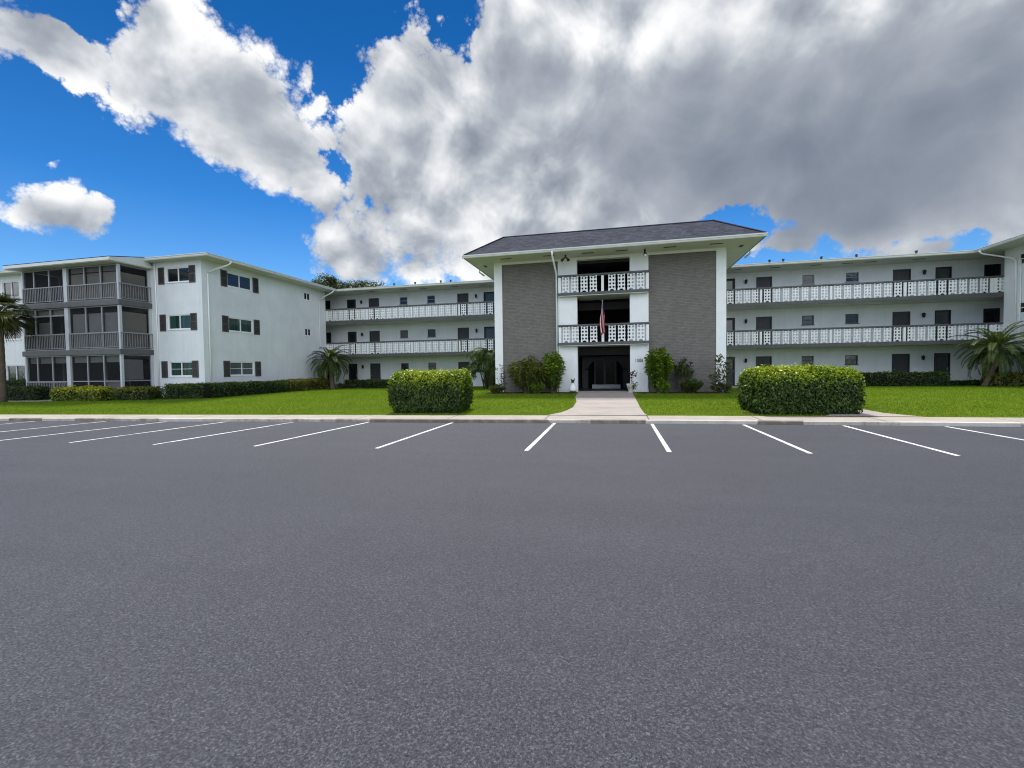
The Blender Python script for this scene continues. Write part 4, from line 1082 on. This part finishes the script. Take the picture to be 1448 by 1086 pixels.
def hedge(name, label, path, width, z0, z1, n, L, mat, parent_group=None, dome=0.05, under=0.0, tint=(0.05, 0.62), top=(0.6, 1.0), bulge=0.06, cat='hedge', lw=.5, fray=0.05):
    path = [np.array(p, float) for p in path]
    seg = [np.linalg.norm(b - a) for a, b in zip(path, path[1:])]; tot = sum(seg)
    c0 = sum(path) / len(path)
    T = thing(name, label, cat, (c0[0], c0[1], z0), parent_group)
    H = z1 - z0; w = width
    def place(s, u, v):
        """s along 0..tot, u across -1..1, v height 0..1 -> world"""
        out = np.zeros((len(s), 3)); cum = 0
        for k, (a, b) in enumerate(zip(path, path[1:])):
            last = k == len(seg) - 1
            m = (s >= cum) & ((s < cum + seg[k]) | last) if k else (s < cum + seg[k]) | (last)
            d = (b - a) / seg[k]; nrm = np.array([-d[1], d[0]])
            q = (s - cum)[:, None]
            xy = a + d * q + nrm * (u * w / 2)[:, None]
            out[m, :2] = xy[m]; cum += seg[k]
        out[:, 2] = z0 + v * H
        return out
    # areas: two long sides, top, two ends
    A = np.array([tot * H, tot * H, tot * w, w * H, w * H]); A = A / A.sum()
    face = rng.choice(5, size=n, p=A)
    s = rng.uniform(0, tot, n); u = rng.uniform(-1, 1, n); v = rng.uniform(0.02, 1, n)
    N = np.zeros((n, 3))
    d0 = (path[1] - path[0]) / seg[0]; d1 = (path[-1] - path[-2]) / seg[-1]
    dirs = np.zeros((n, 2)); cum = 0
    for k, (a, b) in enumerate(zip(path, path[1:])):
        m = (s >= cum) & (s <= cum + seg[k] + 1e-6); dirs[m] = (b - a) / seg[k]; cum += seg[k]
    nr = np.stack([-dirs[:, 1], dirs[:, 0]], 1)
    for f, sg in ((0, -1), (1, 1)):
        m = face == f; u[m] = sg; N[m, :2] = sg * nr[m]
    m = face == 2; v[m] = 1; N[m, 2] = 1
    m = face == 3; s[m] = 0; N[m, :2] = -d0
    m = face == 4; s[m] = tot; N[m, :2] = d1
    # rounded edges, pinched foot, domed top
    e = np.abs(u) ** 10; es = np.maximum(np.abs(s / tot * 2 - 1), 0) ** (24 + 16 * tot)
    v2 = v * (1 - 0.05 * e - 0.05 * es) + dome / H * v ** 3 * (1 - np.abs(u) ** 2.5)
    pinch = 1 - under * np.clip(1 - v / 0.35, 0, 1) ** 1.6 - 0.05 * np.clip((v - .8) / .2, 0, 1) ** 2
    s2 = tot / 2 + (s - tot / 2) * (1 - (1 - pinch) * min(1.0, w / tot))
    P = place(s2, u * pinch, v2)
    N += rng.normal(size=(n, 3)) * 0.45; N[:, 2] += 0.25
    bul = wob(P, 2.6) * bulge + wob(P, 7.0, 2.0) * bulge * .6
    depth = -np.abs(rng.normal(size=n)) * 0.075
    P += unit(N) * (bul + depth)[:, None]
    fr = rng.random(n) < 0.09
    P += unit(N) * (fr * rng.uniform(0, fray, n))[:, None]
    P[:, 2] = np.maximum(P[:, 2], z0 + .015)
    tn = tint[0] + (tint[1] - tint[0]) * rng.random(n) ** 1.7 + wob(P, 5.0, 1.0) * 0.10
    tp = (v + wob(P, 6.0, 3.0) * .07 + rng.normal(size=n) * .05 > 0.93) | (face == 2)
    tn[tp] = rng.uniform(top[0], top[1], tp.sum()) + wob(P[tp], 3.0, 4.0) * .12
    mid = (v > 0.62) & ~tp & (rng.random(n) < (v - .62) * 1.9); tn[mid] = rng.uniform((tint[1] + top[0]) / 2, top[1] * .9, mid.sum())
    Ls = L * rng.uniform(.65, 1.3, n)
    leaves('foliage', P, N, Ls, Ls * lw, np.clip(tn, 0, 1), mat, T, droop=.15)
    # solid core; shade among the inner branches is put into its colour
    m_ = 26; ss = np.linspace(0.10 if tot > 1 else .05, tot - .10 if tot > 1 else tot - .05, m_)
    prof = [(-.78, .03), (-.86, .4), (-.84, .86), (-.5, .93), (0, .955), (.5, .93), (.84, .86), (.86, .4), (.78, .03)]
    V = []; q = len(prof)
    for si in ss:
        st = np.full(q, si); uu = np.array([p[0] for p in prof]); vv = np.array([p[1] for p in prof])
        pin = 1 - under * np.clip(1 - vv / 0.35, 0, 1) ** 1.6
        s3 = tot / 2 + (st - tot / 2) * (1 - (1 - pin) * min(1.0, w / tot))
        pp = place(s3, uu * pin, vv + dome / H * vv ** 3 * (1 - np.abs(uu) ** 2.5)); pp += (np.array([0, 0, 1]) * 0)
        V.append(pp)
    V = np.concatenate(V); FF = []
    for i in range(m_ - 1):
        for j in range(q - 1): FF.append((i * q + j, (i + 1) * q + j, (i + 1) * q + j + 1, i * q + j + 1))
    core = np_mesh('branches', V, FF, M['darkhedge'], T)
    me = core.data
    caps = MB(); caps.pts(V[:q], [tuple(range(q))]); caps.pts(V[-q:], [tuple(range(q))])
    me2 = caps  # end caps as a second small piece of the same part
    import bmesh
    bm = bmesh.new(); bm.from_mesh(me)
    bm.verts.ensure_lookup_table()
    bm.faces.new([bm.verts[i] for i in range(q)]); bm.faces.new([bm.verts[(m_ - 1) * q + i] for i in range(q)])
    bm.to_mesh(me); bm.free()
    return T

def bush(name, label, c, rx, ry, h, n, L, W, mat, stems=26, cat='shrub', group=None, spread=0.75, lean=0.15, tint=(0.1, 0.9), zmin=0.12, up=0.5, droop=0.1, stem_r=.012, power=1.6, even=False):
    """stems fan out from the foot; leaves sit along their outer parts"""
    T = thing(name, label, cat, (c[0], c[1], c[2]), group)
    c = np.array(c, float); mb = MB(); Pl = []; Al = []; tn = []
    per = max(1, n // stems)
    for k in range(stems):
        a = rng.uniform(0, 2 * math.pi); rr = math.sqrt(rng.uniform(0, 1)) * spread
        hh = h * (1 - 0.55 * rr ** power) * rng.uniform(.82, 1.03) if not even else h * rng.uniform(.35, 1.0)
        tip = c + np.array([rx * rr * math.cos(a) * 1.25, ry * rr * math.sin(a) * 1.25, hh])
        foot = c + np.array([rx * .16 * math.cos(a), ry * .16 * math.sin(a), 0.0])
        midp = foot * .45 + tip * .55 + np.array([rx * .18 * math.cos(a) * rr, ry * .18 * math.sin(a) * rr, h * .06])
        ts = np.linspace(0, 1, 7); C = [(1 - t) ** 2 * foot + 2 * t * (1 - t) * midp + t * t * tip for t in ts]
        mb.tube(C, [stem_r * (1 - .75 * t) for t in ts], 5, cap=False)
        t = rng.uniform(0, 1, per) ** .8; t = zmin + (1 - zmin) * t; t[: max(1, per // 6)] = rng.uniform(.93, 1.0, max(1, per // 6))
        Q = ((1 - t) ** 2)[:, None] * foot + (2 * t * (1 - t))[:, None] * midp + (t * t)[:, None] * tip
        side = rng.normal(size=(per, 3)); side[:, 2] *= .5
        outw = np.array([math.cos(a), math.sin(a), 0]) * (.5 * rr)
        A = unit(side) + outw + np.array([0, 0, up])
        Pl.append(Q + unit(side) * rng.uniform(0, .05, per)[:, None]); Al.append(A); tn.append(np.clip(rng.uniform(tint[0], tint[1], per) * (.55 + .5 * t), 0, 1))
    mb.build('stems', M['bark'], T)
    P = np.concatenate(Pl); A = np.concatenate(Al); tn = np.concatenate(tn); m = len(P)
    N = np.cross(A, rng.normal(size=(m, 3))); N[:, 2] = np.abs(N[:, 2]) + .3
    Ls = L * rng.uniform(.6, 1.25, m)
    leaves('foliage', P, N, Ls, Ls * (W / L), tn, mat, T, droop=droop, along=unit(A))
    return T

def frond_mesh(base, az, el, length, bend, nl, leaf_l, leaf_w, V, F_, tn, rach, vee=0.5, droop_l=.25):
    """one feather frond: curved midrib and two rows of narrow leaflets"""
    C = []; p = np.array(base, float); e = el; step = length / 14
    for i in range(15):
        C.append(p.copy()); d = np.array([math.cos(az) * math.cos(e), math.sin(az) * math.cos(e), math.sin(e)]); p = p + d * step; e -= bend / 14 * (1 + i / 9)
    rach.tube([tuple(q) for q in C], [.014 * (1 - .8 * i / 14) + .002 for i in range(15)], 5, cap=False)
    C = np.array(C)
    for k in range(nl):
        t = .16 + .84 * k / (nl - 1); x = t * 14; i = min(13, int(x)); q = C[i] + (C[i + 1] - C[i]) * (x - i); d = C[i + 1] - C[i]; d = d / np.linalg.norm(d)
        side = np.cross(d, [0, 0, 1]); side = side / max(1e-6, np.linalg.norm(side)); upv = np.cross(side, d)
        ll = leaf_l * (math.sin(math.pi * (0.12 + .80 * t)) ** .7) * random.uniform(.85, 1.1)
        for sg in (-1, 1):
            dirv = side * sg * .85 + d * (.55 + .5 * t) + upv * vee * (1 - t * .6); dirv = dirv / np.linalg.norm(dirv)
            a = q; m1 = q + dirv * ll * .5; b = q + dirv * ll + np.array([0, 0, -droop_l * ll])
            wv = d * leaf_w * .5
            i0 = len(V); V += [a - wv * .5, m1 - wv, b, m1 + wv]; F_.append((i0, i0 + 1, i0 + 2, i0 + 3)); tn.append(min(1, max(0, random.gauss(.45, .2) + .15 * t)))

def feather_palm(name, label, foot, crown, n, length, nl, leaf_l, leaf_w, trunk_r, bend=1.5, seed=1, cat='palm', els=(-.5, 1.35), lean=None, skirts=True):
    random.seed(seed)
    T = thing(name, label, cat, foot)
    foot = np.array(foot, float); crown = np.array(crown, float)
    mb = MB(); K = 15; pts = []
    for i in range(K):
        t = i / (K - 1); p = foot * (1 - t) + crown * t; p = p + (np.array(lean) if lean is not None else np.zeros(3)) * math.sin(math.pi * t)
        pts.append(p)
    mb.tube([tuple(p) for p in pts], [trunk_r * (1.5 - .6 * (i / (K - 1)) ** .4 + (.10 if i % 2 else 0)) for i in range(K)], 10)
    mb.build('trunk', M['bark'], T, smooth=True)
    V, F_, tn = [], [], []; ra = MB()
    for k in range(n):
        az = k * 2.399963 + random.uniform(-.2, .2); f = k / (n - 1); el = els[1] * (1 - f) + els[0] * f + random.uniform(-.1, .1)
        frond_mesh(crown + np.array([math.cos(az), math.sin(az), 0]) * trunk_r * .6 + np.array([0, 0, .12 * (1 - f)]), az, el, length * random.uniform(.85, 1.08), bend * random.uniform(.8, 1.15), nl, leaf_l, leaf_w, V, F_, tn, ra)
    np_mesh('crown', V, F_, M['leaf_palm'], T, tn)
    ra.build('frond_ribs', M['leaf_rib'], T)
    return T
M['leaf_rib'] = painted('palm_rib', (0.085, 0.10, 0.03), 0.5, 0.15, 5, 40, 0.05)

def fan_palm(name, label, foot, crown, n, trunk_r, seed=3):
    random.seed(seed)
    T = thing(name, label, 'palm', foot); foot = np.array(foot, float); crown = np.array(crown, float)
    mb = MB(); K = 26
    mb.tube([tuple(foot * (1 - i / (K - 1)) + crown * (i / (K - 1))) for i in range(K)], [trunk_r * (1.12 - .2 * i / K + (.06 if i % 2 else 0)) for i in range(K)], 12)
    mb.build('trunk', M['bark'], T, smooth=True)
    V, F_, tn = [], [], []; pe = MB()
    for k in range(n):
        az = k * 2.399963 + random.uniform(-.25, .25); f = k / (n - 1); el = 1.25 * (1 - f) - .75 * f
        d = np.array([math.cos(az) * math.cos(el), math.sin(az) * math.cos(el), math.sin(el)])
        pl = random.uniform(.65, .95); hub = crown + d * pl + np.array([0, 0, -.12 * pl])
        pe.tube([tuple(crown + d * .05), tuple(crown + d * pl * .5 + np.array([0, 0, .02])), tuple(hub)], [.028, .02, .015], 5, cap=False)
        d2 = d + np.array([0, 0, -.45]); d2 /= np.linalg.norm(d2); side = np.cross(d2, [0, 0, 1]); side /= max(1e-6, np.linalg.norm(side)); upv = np.cross(side, d2)
        ns = 34; R_ = random.uniform(.78, .98); tc = random.gauss(.45, .2)
        for j in range(ns):
            a = (j / (ns - 1) - .5) * 2 * 1.95
            dr = d2 * math.cos(a) + side * math.sin(a) + upv * (.28 * abs(math.sin(a)))
            dr /= np.linalg.norm(dr); ll = R_ * (1 - .25 * (abs(a) / 1.95) ** 2) * random.uniform(.9, 1.05)
            wv = np.cross(dr, upv); wv /= max(1e-6, np.linalg.norm(wv)); w = .030 * R_
            m1 = hub + dr * ll * .62; b = hub + dr * ll + np.array([0, 0, -.28 * ll * random.uniform(.6, 1.4)])
            i0 = len(V); V += [hub, m1 - wv * w + upv * .012, b, m1 + wv * w - upv * .012]; F_.append((i0, i0 + 1, i0 + 2, i0 + 3)); tn.append(min(1, max(0, tc + random.gauss(0, .15))))
    np_mesh('crown', V, F_, M['leaf_fan'], T, tn); pe.build('leaf_stalks', M['leaf_rib'], T)
    return T

def tree(name, label, foot, h, rx, ry, rz, n, clumps, seed=5):
    r2 = np.random.default_rng(seed)
    T = thing(name, label, 'tree', foot); foot = np.array(foot, float); cc = foot + np.array([0, 0, h - rz])
    mb = MB(); mb.tube([tuple(foot), tuple(foot + [0.15, 0, h * .25]), tuple(foot + [0, .2, h * .5]), tuple(cc)], [.45, .36, .3, .15], 10)
    cl = []
    for k in range(clumps):
        d = r2.normal(size=3); d[2] = d[2] * .7 + .25; d /= np.linalg.norm(d); q = cc + d * np.array([rx, ry, rz]) * r2.uniform(.45, .95)
        cl.append(q)
        if k % 3 == 0: mb.tube([tuple(foot + [0, .2, h * .45]), tuple((q + cc) / 2 - [0, 0, .6]), tuple(q)], [.16, .10, .03], 6)
    mb.build('trunk', M['bark'], T)
    per = n // clumps; P = []; N = []; tn = []
    for q in cl:
        rr = r2.uniform(.55, 1.25); d = unit(r2.normal(size=(per, 3))); rad = rr * r2.uniform(.35, 1.0, per) ** .5
        P.append(q + d * rad[:, None] * np.array([1.15, 1.15, .7])); N.append(d + [0, 0, .5]); tn.append(np.clip(r2.uniform(.1, .9, per) * .7 + r2.uniform(0, .3), 0, 1))
    leaves('crown', np.concatenate(P), np.concatenate(N), .26, .13, np.concatenate(tn), 'leaf_tree', T, droop=.2)
    return T

def plant_everything():
    z = lawn_z
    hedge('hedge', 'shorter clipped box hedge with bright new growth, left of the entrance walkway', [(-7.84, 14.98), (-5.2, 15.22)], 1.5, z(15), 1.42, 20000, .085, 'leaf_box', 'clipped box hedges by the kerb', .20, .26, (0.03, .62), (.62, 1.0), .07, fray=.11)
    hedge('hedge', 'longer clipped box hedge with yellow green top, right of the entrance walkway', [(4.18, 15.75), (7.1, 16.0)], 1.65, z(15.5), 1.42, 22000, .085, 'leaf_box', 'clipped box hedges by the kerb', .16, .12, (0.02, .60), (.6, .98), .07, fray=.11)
    hedge('hedge', 'low dark green hedge by the fan palm in front of the left porches', [(-40, 19.6), (-32.2, 18.9)], .9, .2, .98, 6500, .10, 'leaf_dark', None, .05, .1, (0, .55), (.5, .85), .06)
    hedge('hedge', 'bright yellow green croton hedge in front of the screened corner porch', [(-30.6, 18.6), (-27.15, 18.65)], .8, .2, .92, 5500, .11, 'leaf_croton_yellow', None, .06, .12, (0.05, .6), (.55, 1.0), .08, fray=.09)
    hedge('hedge', 'loose green bushes between the yellow croton hedge and the long wall hedge', [(-26.9, 19.3), (-24.9, 19.5)], .85, .2, .88, 3600, .10, 'leaf_croton', None, .06, .15, (0, .55), (.3, .75), .12, fray=.09)
    hedge('hedge', 'long dark green hedge under the shuttered windows of the left end wall', [(-24.6, 20.0), (-22.5, 20.55), (-21.85, 25.6)], .85, .24, 1.05, 9000, .10, 'leaf_dark', None, .05, .08, (0.1, .75), (.7, 1.0), .05)
    hedge('hedge', 'variegated croton hedge along the far half of the left end wall, beside the feather palm', [(-21.85, 25.75), (-22.0, 30.4)], .95, .3, 1.08, 6500, .12, 'leaf_croton', None, .06, .1, (0, .9), (.4, 1.0), .08, fray=.09)
    hedge('hedge', 'low green hedge below the doors of the left walkway wing', [(-20.9, 31.4), (-14.6, 31.4)], .7, .33, .98, 5200, .10, 'leaf_dark', None, .04, .08, (.1, .8), (.6, .95), .08)
    hedge('hedge', 'dark green hedge along the right walkway wing, behind the longer box hedge', [(11.6, 31.0), (18.75, 31.0)], .75, .33, 1.14, 6500, .10, 'leaf_dark', None, .05, .06, (0.1, .75), (.55, .9), .05)
    hedge('hedge', 'very low dark shrubs between the right wing hedge and the leaning palm', [(18.9, 31.2), (20.5, 31.2)], .7, .33, .6, 1500, .10, 'leaf_dark', None, .05, .1, (0, .5), (.4, .7), .08)
    hedge('hedge', 'variegated croton hedge at the foot of the leaning palm on the far right', [(20.35, 30.3), (23.0, 29.6)], 1.0, .3, 1.03, 4800, .12, 'leaf_croton', None, .08, .1, (0, 1.0), (.3, 1.0), .1, fray=.1)
    hedge('hedge', 'dark low hedge against the wall behind the fan palm', [(-39, 20.2), (-34.6, 20.2)], .7, .25, 1.35, 2600, .10, 'leaf_dark', None, .08, .1, (0, .5), (.4, .7), .1)
    # shrubs along the entrance block
    y = 24.25
    bush('shrub', 'large olive green shrub with long strap leaves and yellow tips on the left brick panel', (-4.72, y, .3), 1.25, .75, 2.15, 3600, .34, .045, 'leaf_strap', 60, up=.55, droop=.35, tint=(.1, 1.0), power=1.3, stem_r=.014)
    bush('shrub', 'tall bright green leafy shrub beside the downspout left of the doorway', (-3.35, y + .1, .3), .62, .6, 2.3, 3000, .19, .055, 'leaf_bright', 34, up=.4, tint=(.15, 1.0), power=2.6, spread=.85)
    bush('shrub', 'low yellowish mound of leaves at the foot of the left brick panel', (-4.15, 23.85, .3), .5, .35, .6, 500, .17, .05, 'leaf_bright', 16, up=.4, tint=(.3, 1.0))
    bush('shrub', 'thin twiggy shrub with few leaves against the left white column', (-6.3, y, .3), .32, .3, 1.65, 170, .14, .06, 'leaf_open', 9, tint=(.2, 1.0), stem_r=.010, even=True, spread=.9)
    bush('shrub', 'small pale green mound at the foot of the left white column', (-6.55, y - .1, .3), .5, .35, .5, 700, .14, .05, 'leaf_open', 18, tint=(.3, 1.0))
    bush('shrub', 'tall bushy bright green shrub covering the brick right of the house number', (2.2, y + .1, .3), .68, .55, 2.35, 3600, .20, .06, 'leaf_bright', 40, up=.35, tint=(.15, 1.0), power=2.8, spread=.85)
    bush('shrub', 'small bright mound of leaves in front of the tall shrub by the house number', (2.35, 23.85, .3), .42, .3, .6, 600, .14, .06, 'leaf_bright', 16, up=.3, tint=(.3, 1.0))
    bush('shrub', 'dark upright shrub with bare stems on the middle of the right brick panel', (3.45, y + .25, .3), .55, .4, 2.15, 1500, .13, .035, 'leaf_dark', 20, up=.8, droop=0, tint=(.2, .9), zmin=.42, power=1.0, stem_r=.018)
    bush('shrub', 'rounded dark green mound clipped into a dome before the right brick panel', (3.75, y - .2, .3), .62, .5, .74, 3000, .085, .04, 'leaf_dark', 46, up=.3, tint=(.2, 1.0), power=2.0, spread=.82)
    bush('shrub', 'loose open shrub with upright branches in front of the right white column', (5.1, y, .3), .5, .4, 2.0, 420, .16, .075, 'leaf_open', 13, tint=(.3, 1.0), up=.5, even=True, spread=.9, stem_r=.012)
    bush('shrub', 'small dull green mound at the foot of the right white column', (5.15, y - .2, .3), .55, .35, .5, 800, .12, .045, 'leaf_open', 20, tint=(.2, .8))
    bush('shrub', 'dark little shrub beside the glass door near the right column', (6.35, 31.2, .33), .5, .4, .8, 500, .14, .05, 'leaf_dark', 16)
    bush('shrub', 'dark ground shrubs at the foot of the spreading palm by the left wing', (-20.6, 30.7, .33), 1.2, .4, .45, 700, .13, .04, 'leaf_dark', 22)
    bush('shrub', 'dark leafy shrub among the arching palm stems left of the entrance block', (-8.1, 29.4, .33), .95, .5, .95, 1100, .16, .06, 'leaf_dark', 26)
    # palms
    fan_palm('fan_palm', 'tall fan palm with a stout trunk at the left edge in front of the porches', (-33.35, 17.6, .2), (-33.3, 17.6, 5.1), 44, .20)
    feather_palm('feather_palm', 'spreading feather palm with a dark stubby trunk by the left end block corner', (-21.2, 30.1, .33), (-21.35, 30.1, 2.45), 50, 1.8, 42, .36, .046, .15, .95, 11, els=(-.6, 1.25))
    feather_palm('feather_palm', 'leaning feather palm with a curved slim trunk in front of the right end wall', (19.95, 30.0, .33), (20.55, 30.0, 2.4), 54, 1.95, 42, .36, .046, .10, .85, 23, els=(-.55, 1.2), lean=(.12, 0, 0))
    random.seed(4)
    T = thing('clump_palm', 'tall clump of arching palm fronds with thin canes tucked beside the left white column', 'palm', (-8.35, 29.2, .33))
    V, F_, tn = [], [], []; ra = MB(); ca = MB()
    for k in range(22):
        a = random.uniform(0, 6.28); r = random.uniform(.05, .42); b = np.array([-8.35 + r * math.cos(a), 29.2 + r * math.sin(a), .33]); hgt = random.uniform(.9, 2.3)
        top = b + np.array([.28 * math.cos(a), .28 * math.sin(a), hgt]); ca.tube([tuple(b), tuple((b + top) / 2 + np.array([.03, 0, 0])), tuple(top)], [.035, .03, .022], 7)
        for j in range(4):
            az = a + random.uniform(-1.5, 1.5); frond_mesh(top, az, random.uniform(.75, 1.35), random.uniform(1.1, 1.6), random.uniform(1.4, 2.1), 34, .40, .045, V, F_, tn, ra, .5, .3)
    np_mesh('crown', V, F_, M['leaf_palm'], T, tn); ra.build('frond_ribs', M['leaf_rib'], T); ca.build('canes', M['leaf_rib'], T, smooth=True)
    # trees showing over the roof of the left walkway wing
    tree('broadleaf_tree', 'broad dark crown rising above the roof of the left walkway wing', (-35.2, 52, 0), 14.3, 7.2, 4, 2.8, 26000, 130, 5)
    tree('broadleaf_tree', 'lower dark crown just showing over the roof left of the broad tree', (-41.8, 55, 0), 13.9, 5.4, 4, 3.0, 9000, 60, 8)
    # small things at the doorway
    T = thing('garden_statue', 'small white statue with a dark pointed eared head left of the doorway', 'statue', (-2.3, 24.62, .30))
    mb = MB(); mb.lathe((-2.3, 24.62, .30), [(.20, .10), (.215, .18), (.19, .30), (.13, .43), (.085, .50), (.08, .56)], 18); mb.build('body', M['pot'] if False else M['white'], T, smooth=True)
    mb = MB(); mb.lathe((-2.3, 24.62, .30), [(.17, 0), (.17, .09), (.10, .10)], 14)
    mb.build('base', M['black'], T)
    mb = MB(); mb.ball((-2.3, 24.60, .93), (.085, .10, .10)); mb.ball((-2.3, 24.50, .905), (.04, .06, .035))
    for s in (-1, 1): mb.tube([(-2.3 + s * .05, 24.62, .98), (-2.3 + s * .085, 24.62, 1.05), (-2.3 + s * .11, 24.62, 1.12)], [.04, .025, .004], 8)
    mb.build('head', M['black'], T, smooth=True)
    T = thing('potted_plant', 'pale stone urn with a dark red leaved plant beside the right pier of the doorway', 'potted plant', (.78, 24.55, .30))
    mb = MB(); mb.lathe((.78, 24.55, .30), [(.13, 0), (.14, .06), (.09, .10), (.15, .22), (.20, .40), (.22, .48), (.19, .50), (.17, .46)], 20); mb.build('urn', M['pot'], T, smooth=True)
    mb = MB(); mb.tube([(.80, 24.55, .72), (.84, 24.55, 1.05), (.90, 24.55, 1.42)], [.014, .012, .008], 6); mb.tube([(.82, 24.55, .9), (.93, 24.52, 1.15), (1.02, 24.5, 1.3)], [.01, .008, .006], 6); mb.build('stem', M['bark'], T)
    n = 34; P = np.array([[.90, 24.53, 1.30]]) + rng.normal(size=(n, 3)) * [.10, .05, .09]; leaves('red_leaves', P, rng.normal(size=(n, 3)), .17, .07, rng.random(n), 'red_leaf', T)
    n = 60; P = np.array([[.90, 24.5, .72]]) + rng.normal(size=(n, 3)) * [.09, .08, .08]; leaves('green_leaves', P, rng.normal(size=(n, 3)), .16, .06, rng.random(n), 'leaf_dark', T, droop=.3)
    # flag on a slanted pole from the middle of the second floor balustrade
    T = thing('flag', 'limp red, white and blue striped flag on a pole over the second floor balustrade', 'flag', (-.66, 24.7, 3.5))
    p0, p1 = np.array([-.66, 24.72, 3.55]), np.array([-.655, 24.12, 5.22])
    mb = MB(); mb.tube([tuple(p0), tuple(p1)], .018, 8); mb.ball(tuple(p1), .04, 10, 6); mb.build('pole', M['alu'], T, smooth=True)
    V = []; Fa = []; mi = []; nu, nv = 40, 36
    for j in range(nv + 1):
        v = j / nv
        for i in range(nu + 1):
            u = i / nu
            z = 5.03 - 1.52 * v - .12 * (u - .5) ** 2 + .10 * math.sin(u * 9) * v
            wd = .035 + .115 * min(1, v * 2.2) - .03 * max(0, v - .7)
            x = -.66 + wd * math.sin(u * 7.0 + .5 * v) * (.55 + .45 * u) + .02 * math.sin(v * 7)
            y = 24.22 + .5 * (u - .5) * .30 + wd * .9 * math.cos(u * 11 + v) + .16 * v
            V.append((x, y, z))
    for j in range(nv):
        for i in range(nu):
            a = j * (nu + 1) + i; Fa.append((a, a + 1, a + nu + 2, a + nu + 1))
            u = (i + .5) / nu; v = (j + .5) / nv
            mi.append(2 if (v < .40 and u < .62) else (0 if int(u * 13) % 2 == 0 else 1))
    o = np_mesh('cloth', V, Fa, M['flag_red'], T, smooth=True); o.data.materials.append(M['flag_white']); o.data.materials.append(M['flag_blue'])
    o.data.polygons.foreach_set('material_index', mi)
plant_everything()

# ------------------------------------------------------------------ turf: blades over the whole lawn the picture shows
def make_grass():
    n = 420000
    x = rng.uniform(-42, 32, n); dy = rng.uniform(0, 1, n) ** 1.25 * 18.6
    ky = np.interp(x, [k[0] for k in KERB], [k[1] for k in KERB]) + SW
    y = ky + .015 + dy
    # off the paths, beds and buildings
    wl = np.interp(y, [14.3, 15.0, 15.6, 16.6, 19, 21.5, 24.95], [-2.15, -1.8, -1.66, -1.55, -1.62, -1.9, -2.02]) - .0
    wr = np.interp(y, [14.5, 15.6, 24.95], [.95, .88, .86])
    ok = ~((x > wl) & (x < wr) & (y < 25))
    pl = np.interp(y, [14.6, 15.4, 17], [6.0, 6.45, 6.5]); pr_ = np.interp(y, [14.8, 15.6, 17], [8.5, 7.9, 7.75])
    ok &= ~((x > pl) & (x < pr_))
    ok &= ~((x < -31) & (y > 17.0 + (x + 40) * .1) & (y < 17.6 + (x + 40) * .117))
    ok &= ~((x > -7.1) & (x < 5.7) & (y > 23.75)); ok &= y < 32.0
    ok &= ~((x < -22.6) & (y > 20.6)); ok &= ~((x > 22.1) & (y > 20.9))
    ok &= ~((x > -7.5) & (x < -5.5) & (y > 14.5) & (y < 15.7)); ok &= ~((x > 4.2) & (x < 6.4) & (y > 15.1) & (y < 16.4))
    x, y = x[ok], y[ok]; n = len(x)
    z = 0.14 + np.clip((y - 14.5) * .0175, 0, .20)
    z = .118 + (z - .118) * np.clip((y - np.interp(x, [k[0] for k in KERB], [k[1] for k in KERB]) - SW) / 1.1, 0, 1)
    edge = np.clip((y - np.interp(x, [k[0] for k in KERB], [k[1] for k in KERB]) - SW) / .25, 0.45, 1)
    h = rng.uniform(.022, .046, n) * edge; w = rng.uniform(.006, .013, n) * (1 + (y - 13) * .035)
    a = rng.uniform(0, 2 * math.pi, n); b = rng.uniform(0, 2 * math.pi, n); ln = rng.uniform(.1, .8, n) * h
    P = np.stack([x, y, z], 1)
    s = np.stack([np.cos(a), np.sin(a), np.zeros(n)], 1) * w[:, None]
    tip = P + np.stack([np.cos(b) * ln, np.sin(b) * ln, h], 1)
    V = np.stack([P - s, P + s, tip], 1).reshape(-1, 3)
    patch = wob(np.stack([x * 1.0, y * 1.0, x * 0], 1), .9) * .10 + wob(np.stack([x, y, y * 0], 1), 4.2, 1.0) * .07
    tn = np.clip(rng.normal(.48, .17, n) + patch, 0, 1)
    o = np_mesh('grass', V, np.arange(3 * n).reshape(n, 3), M['grass'], None, tn)
    o['kind'] = 'stuff'
make_grass()
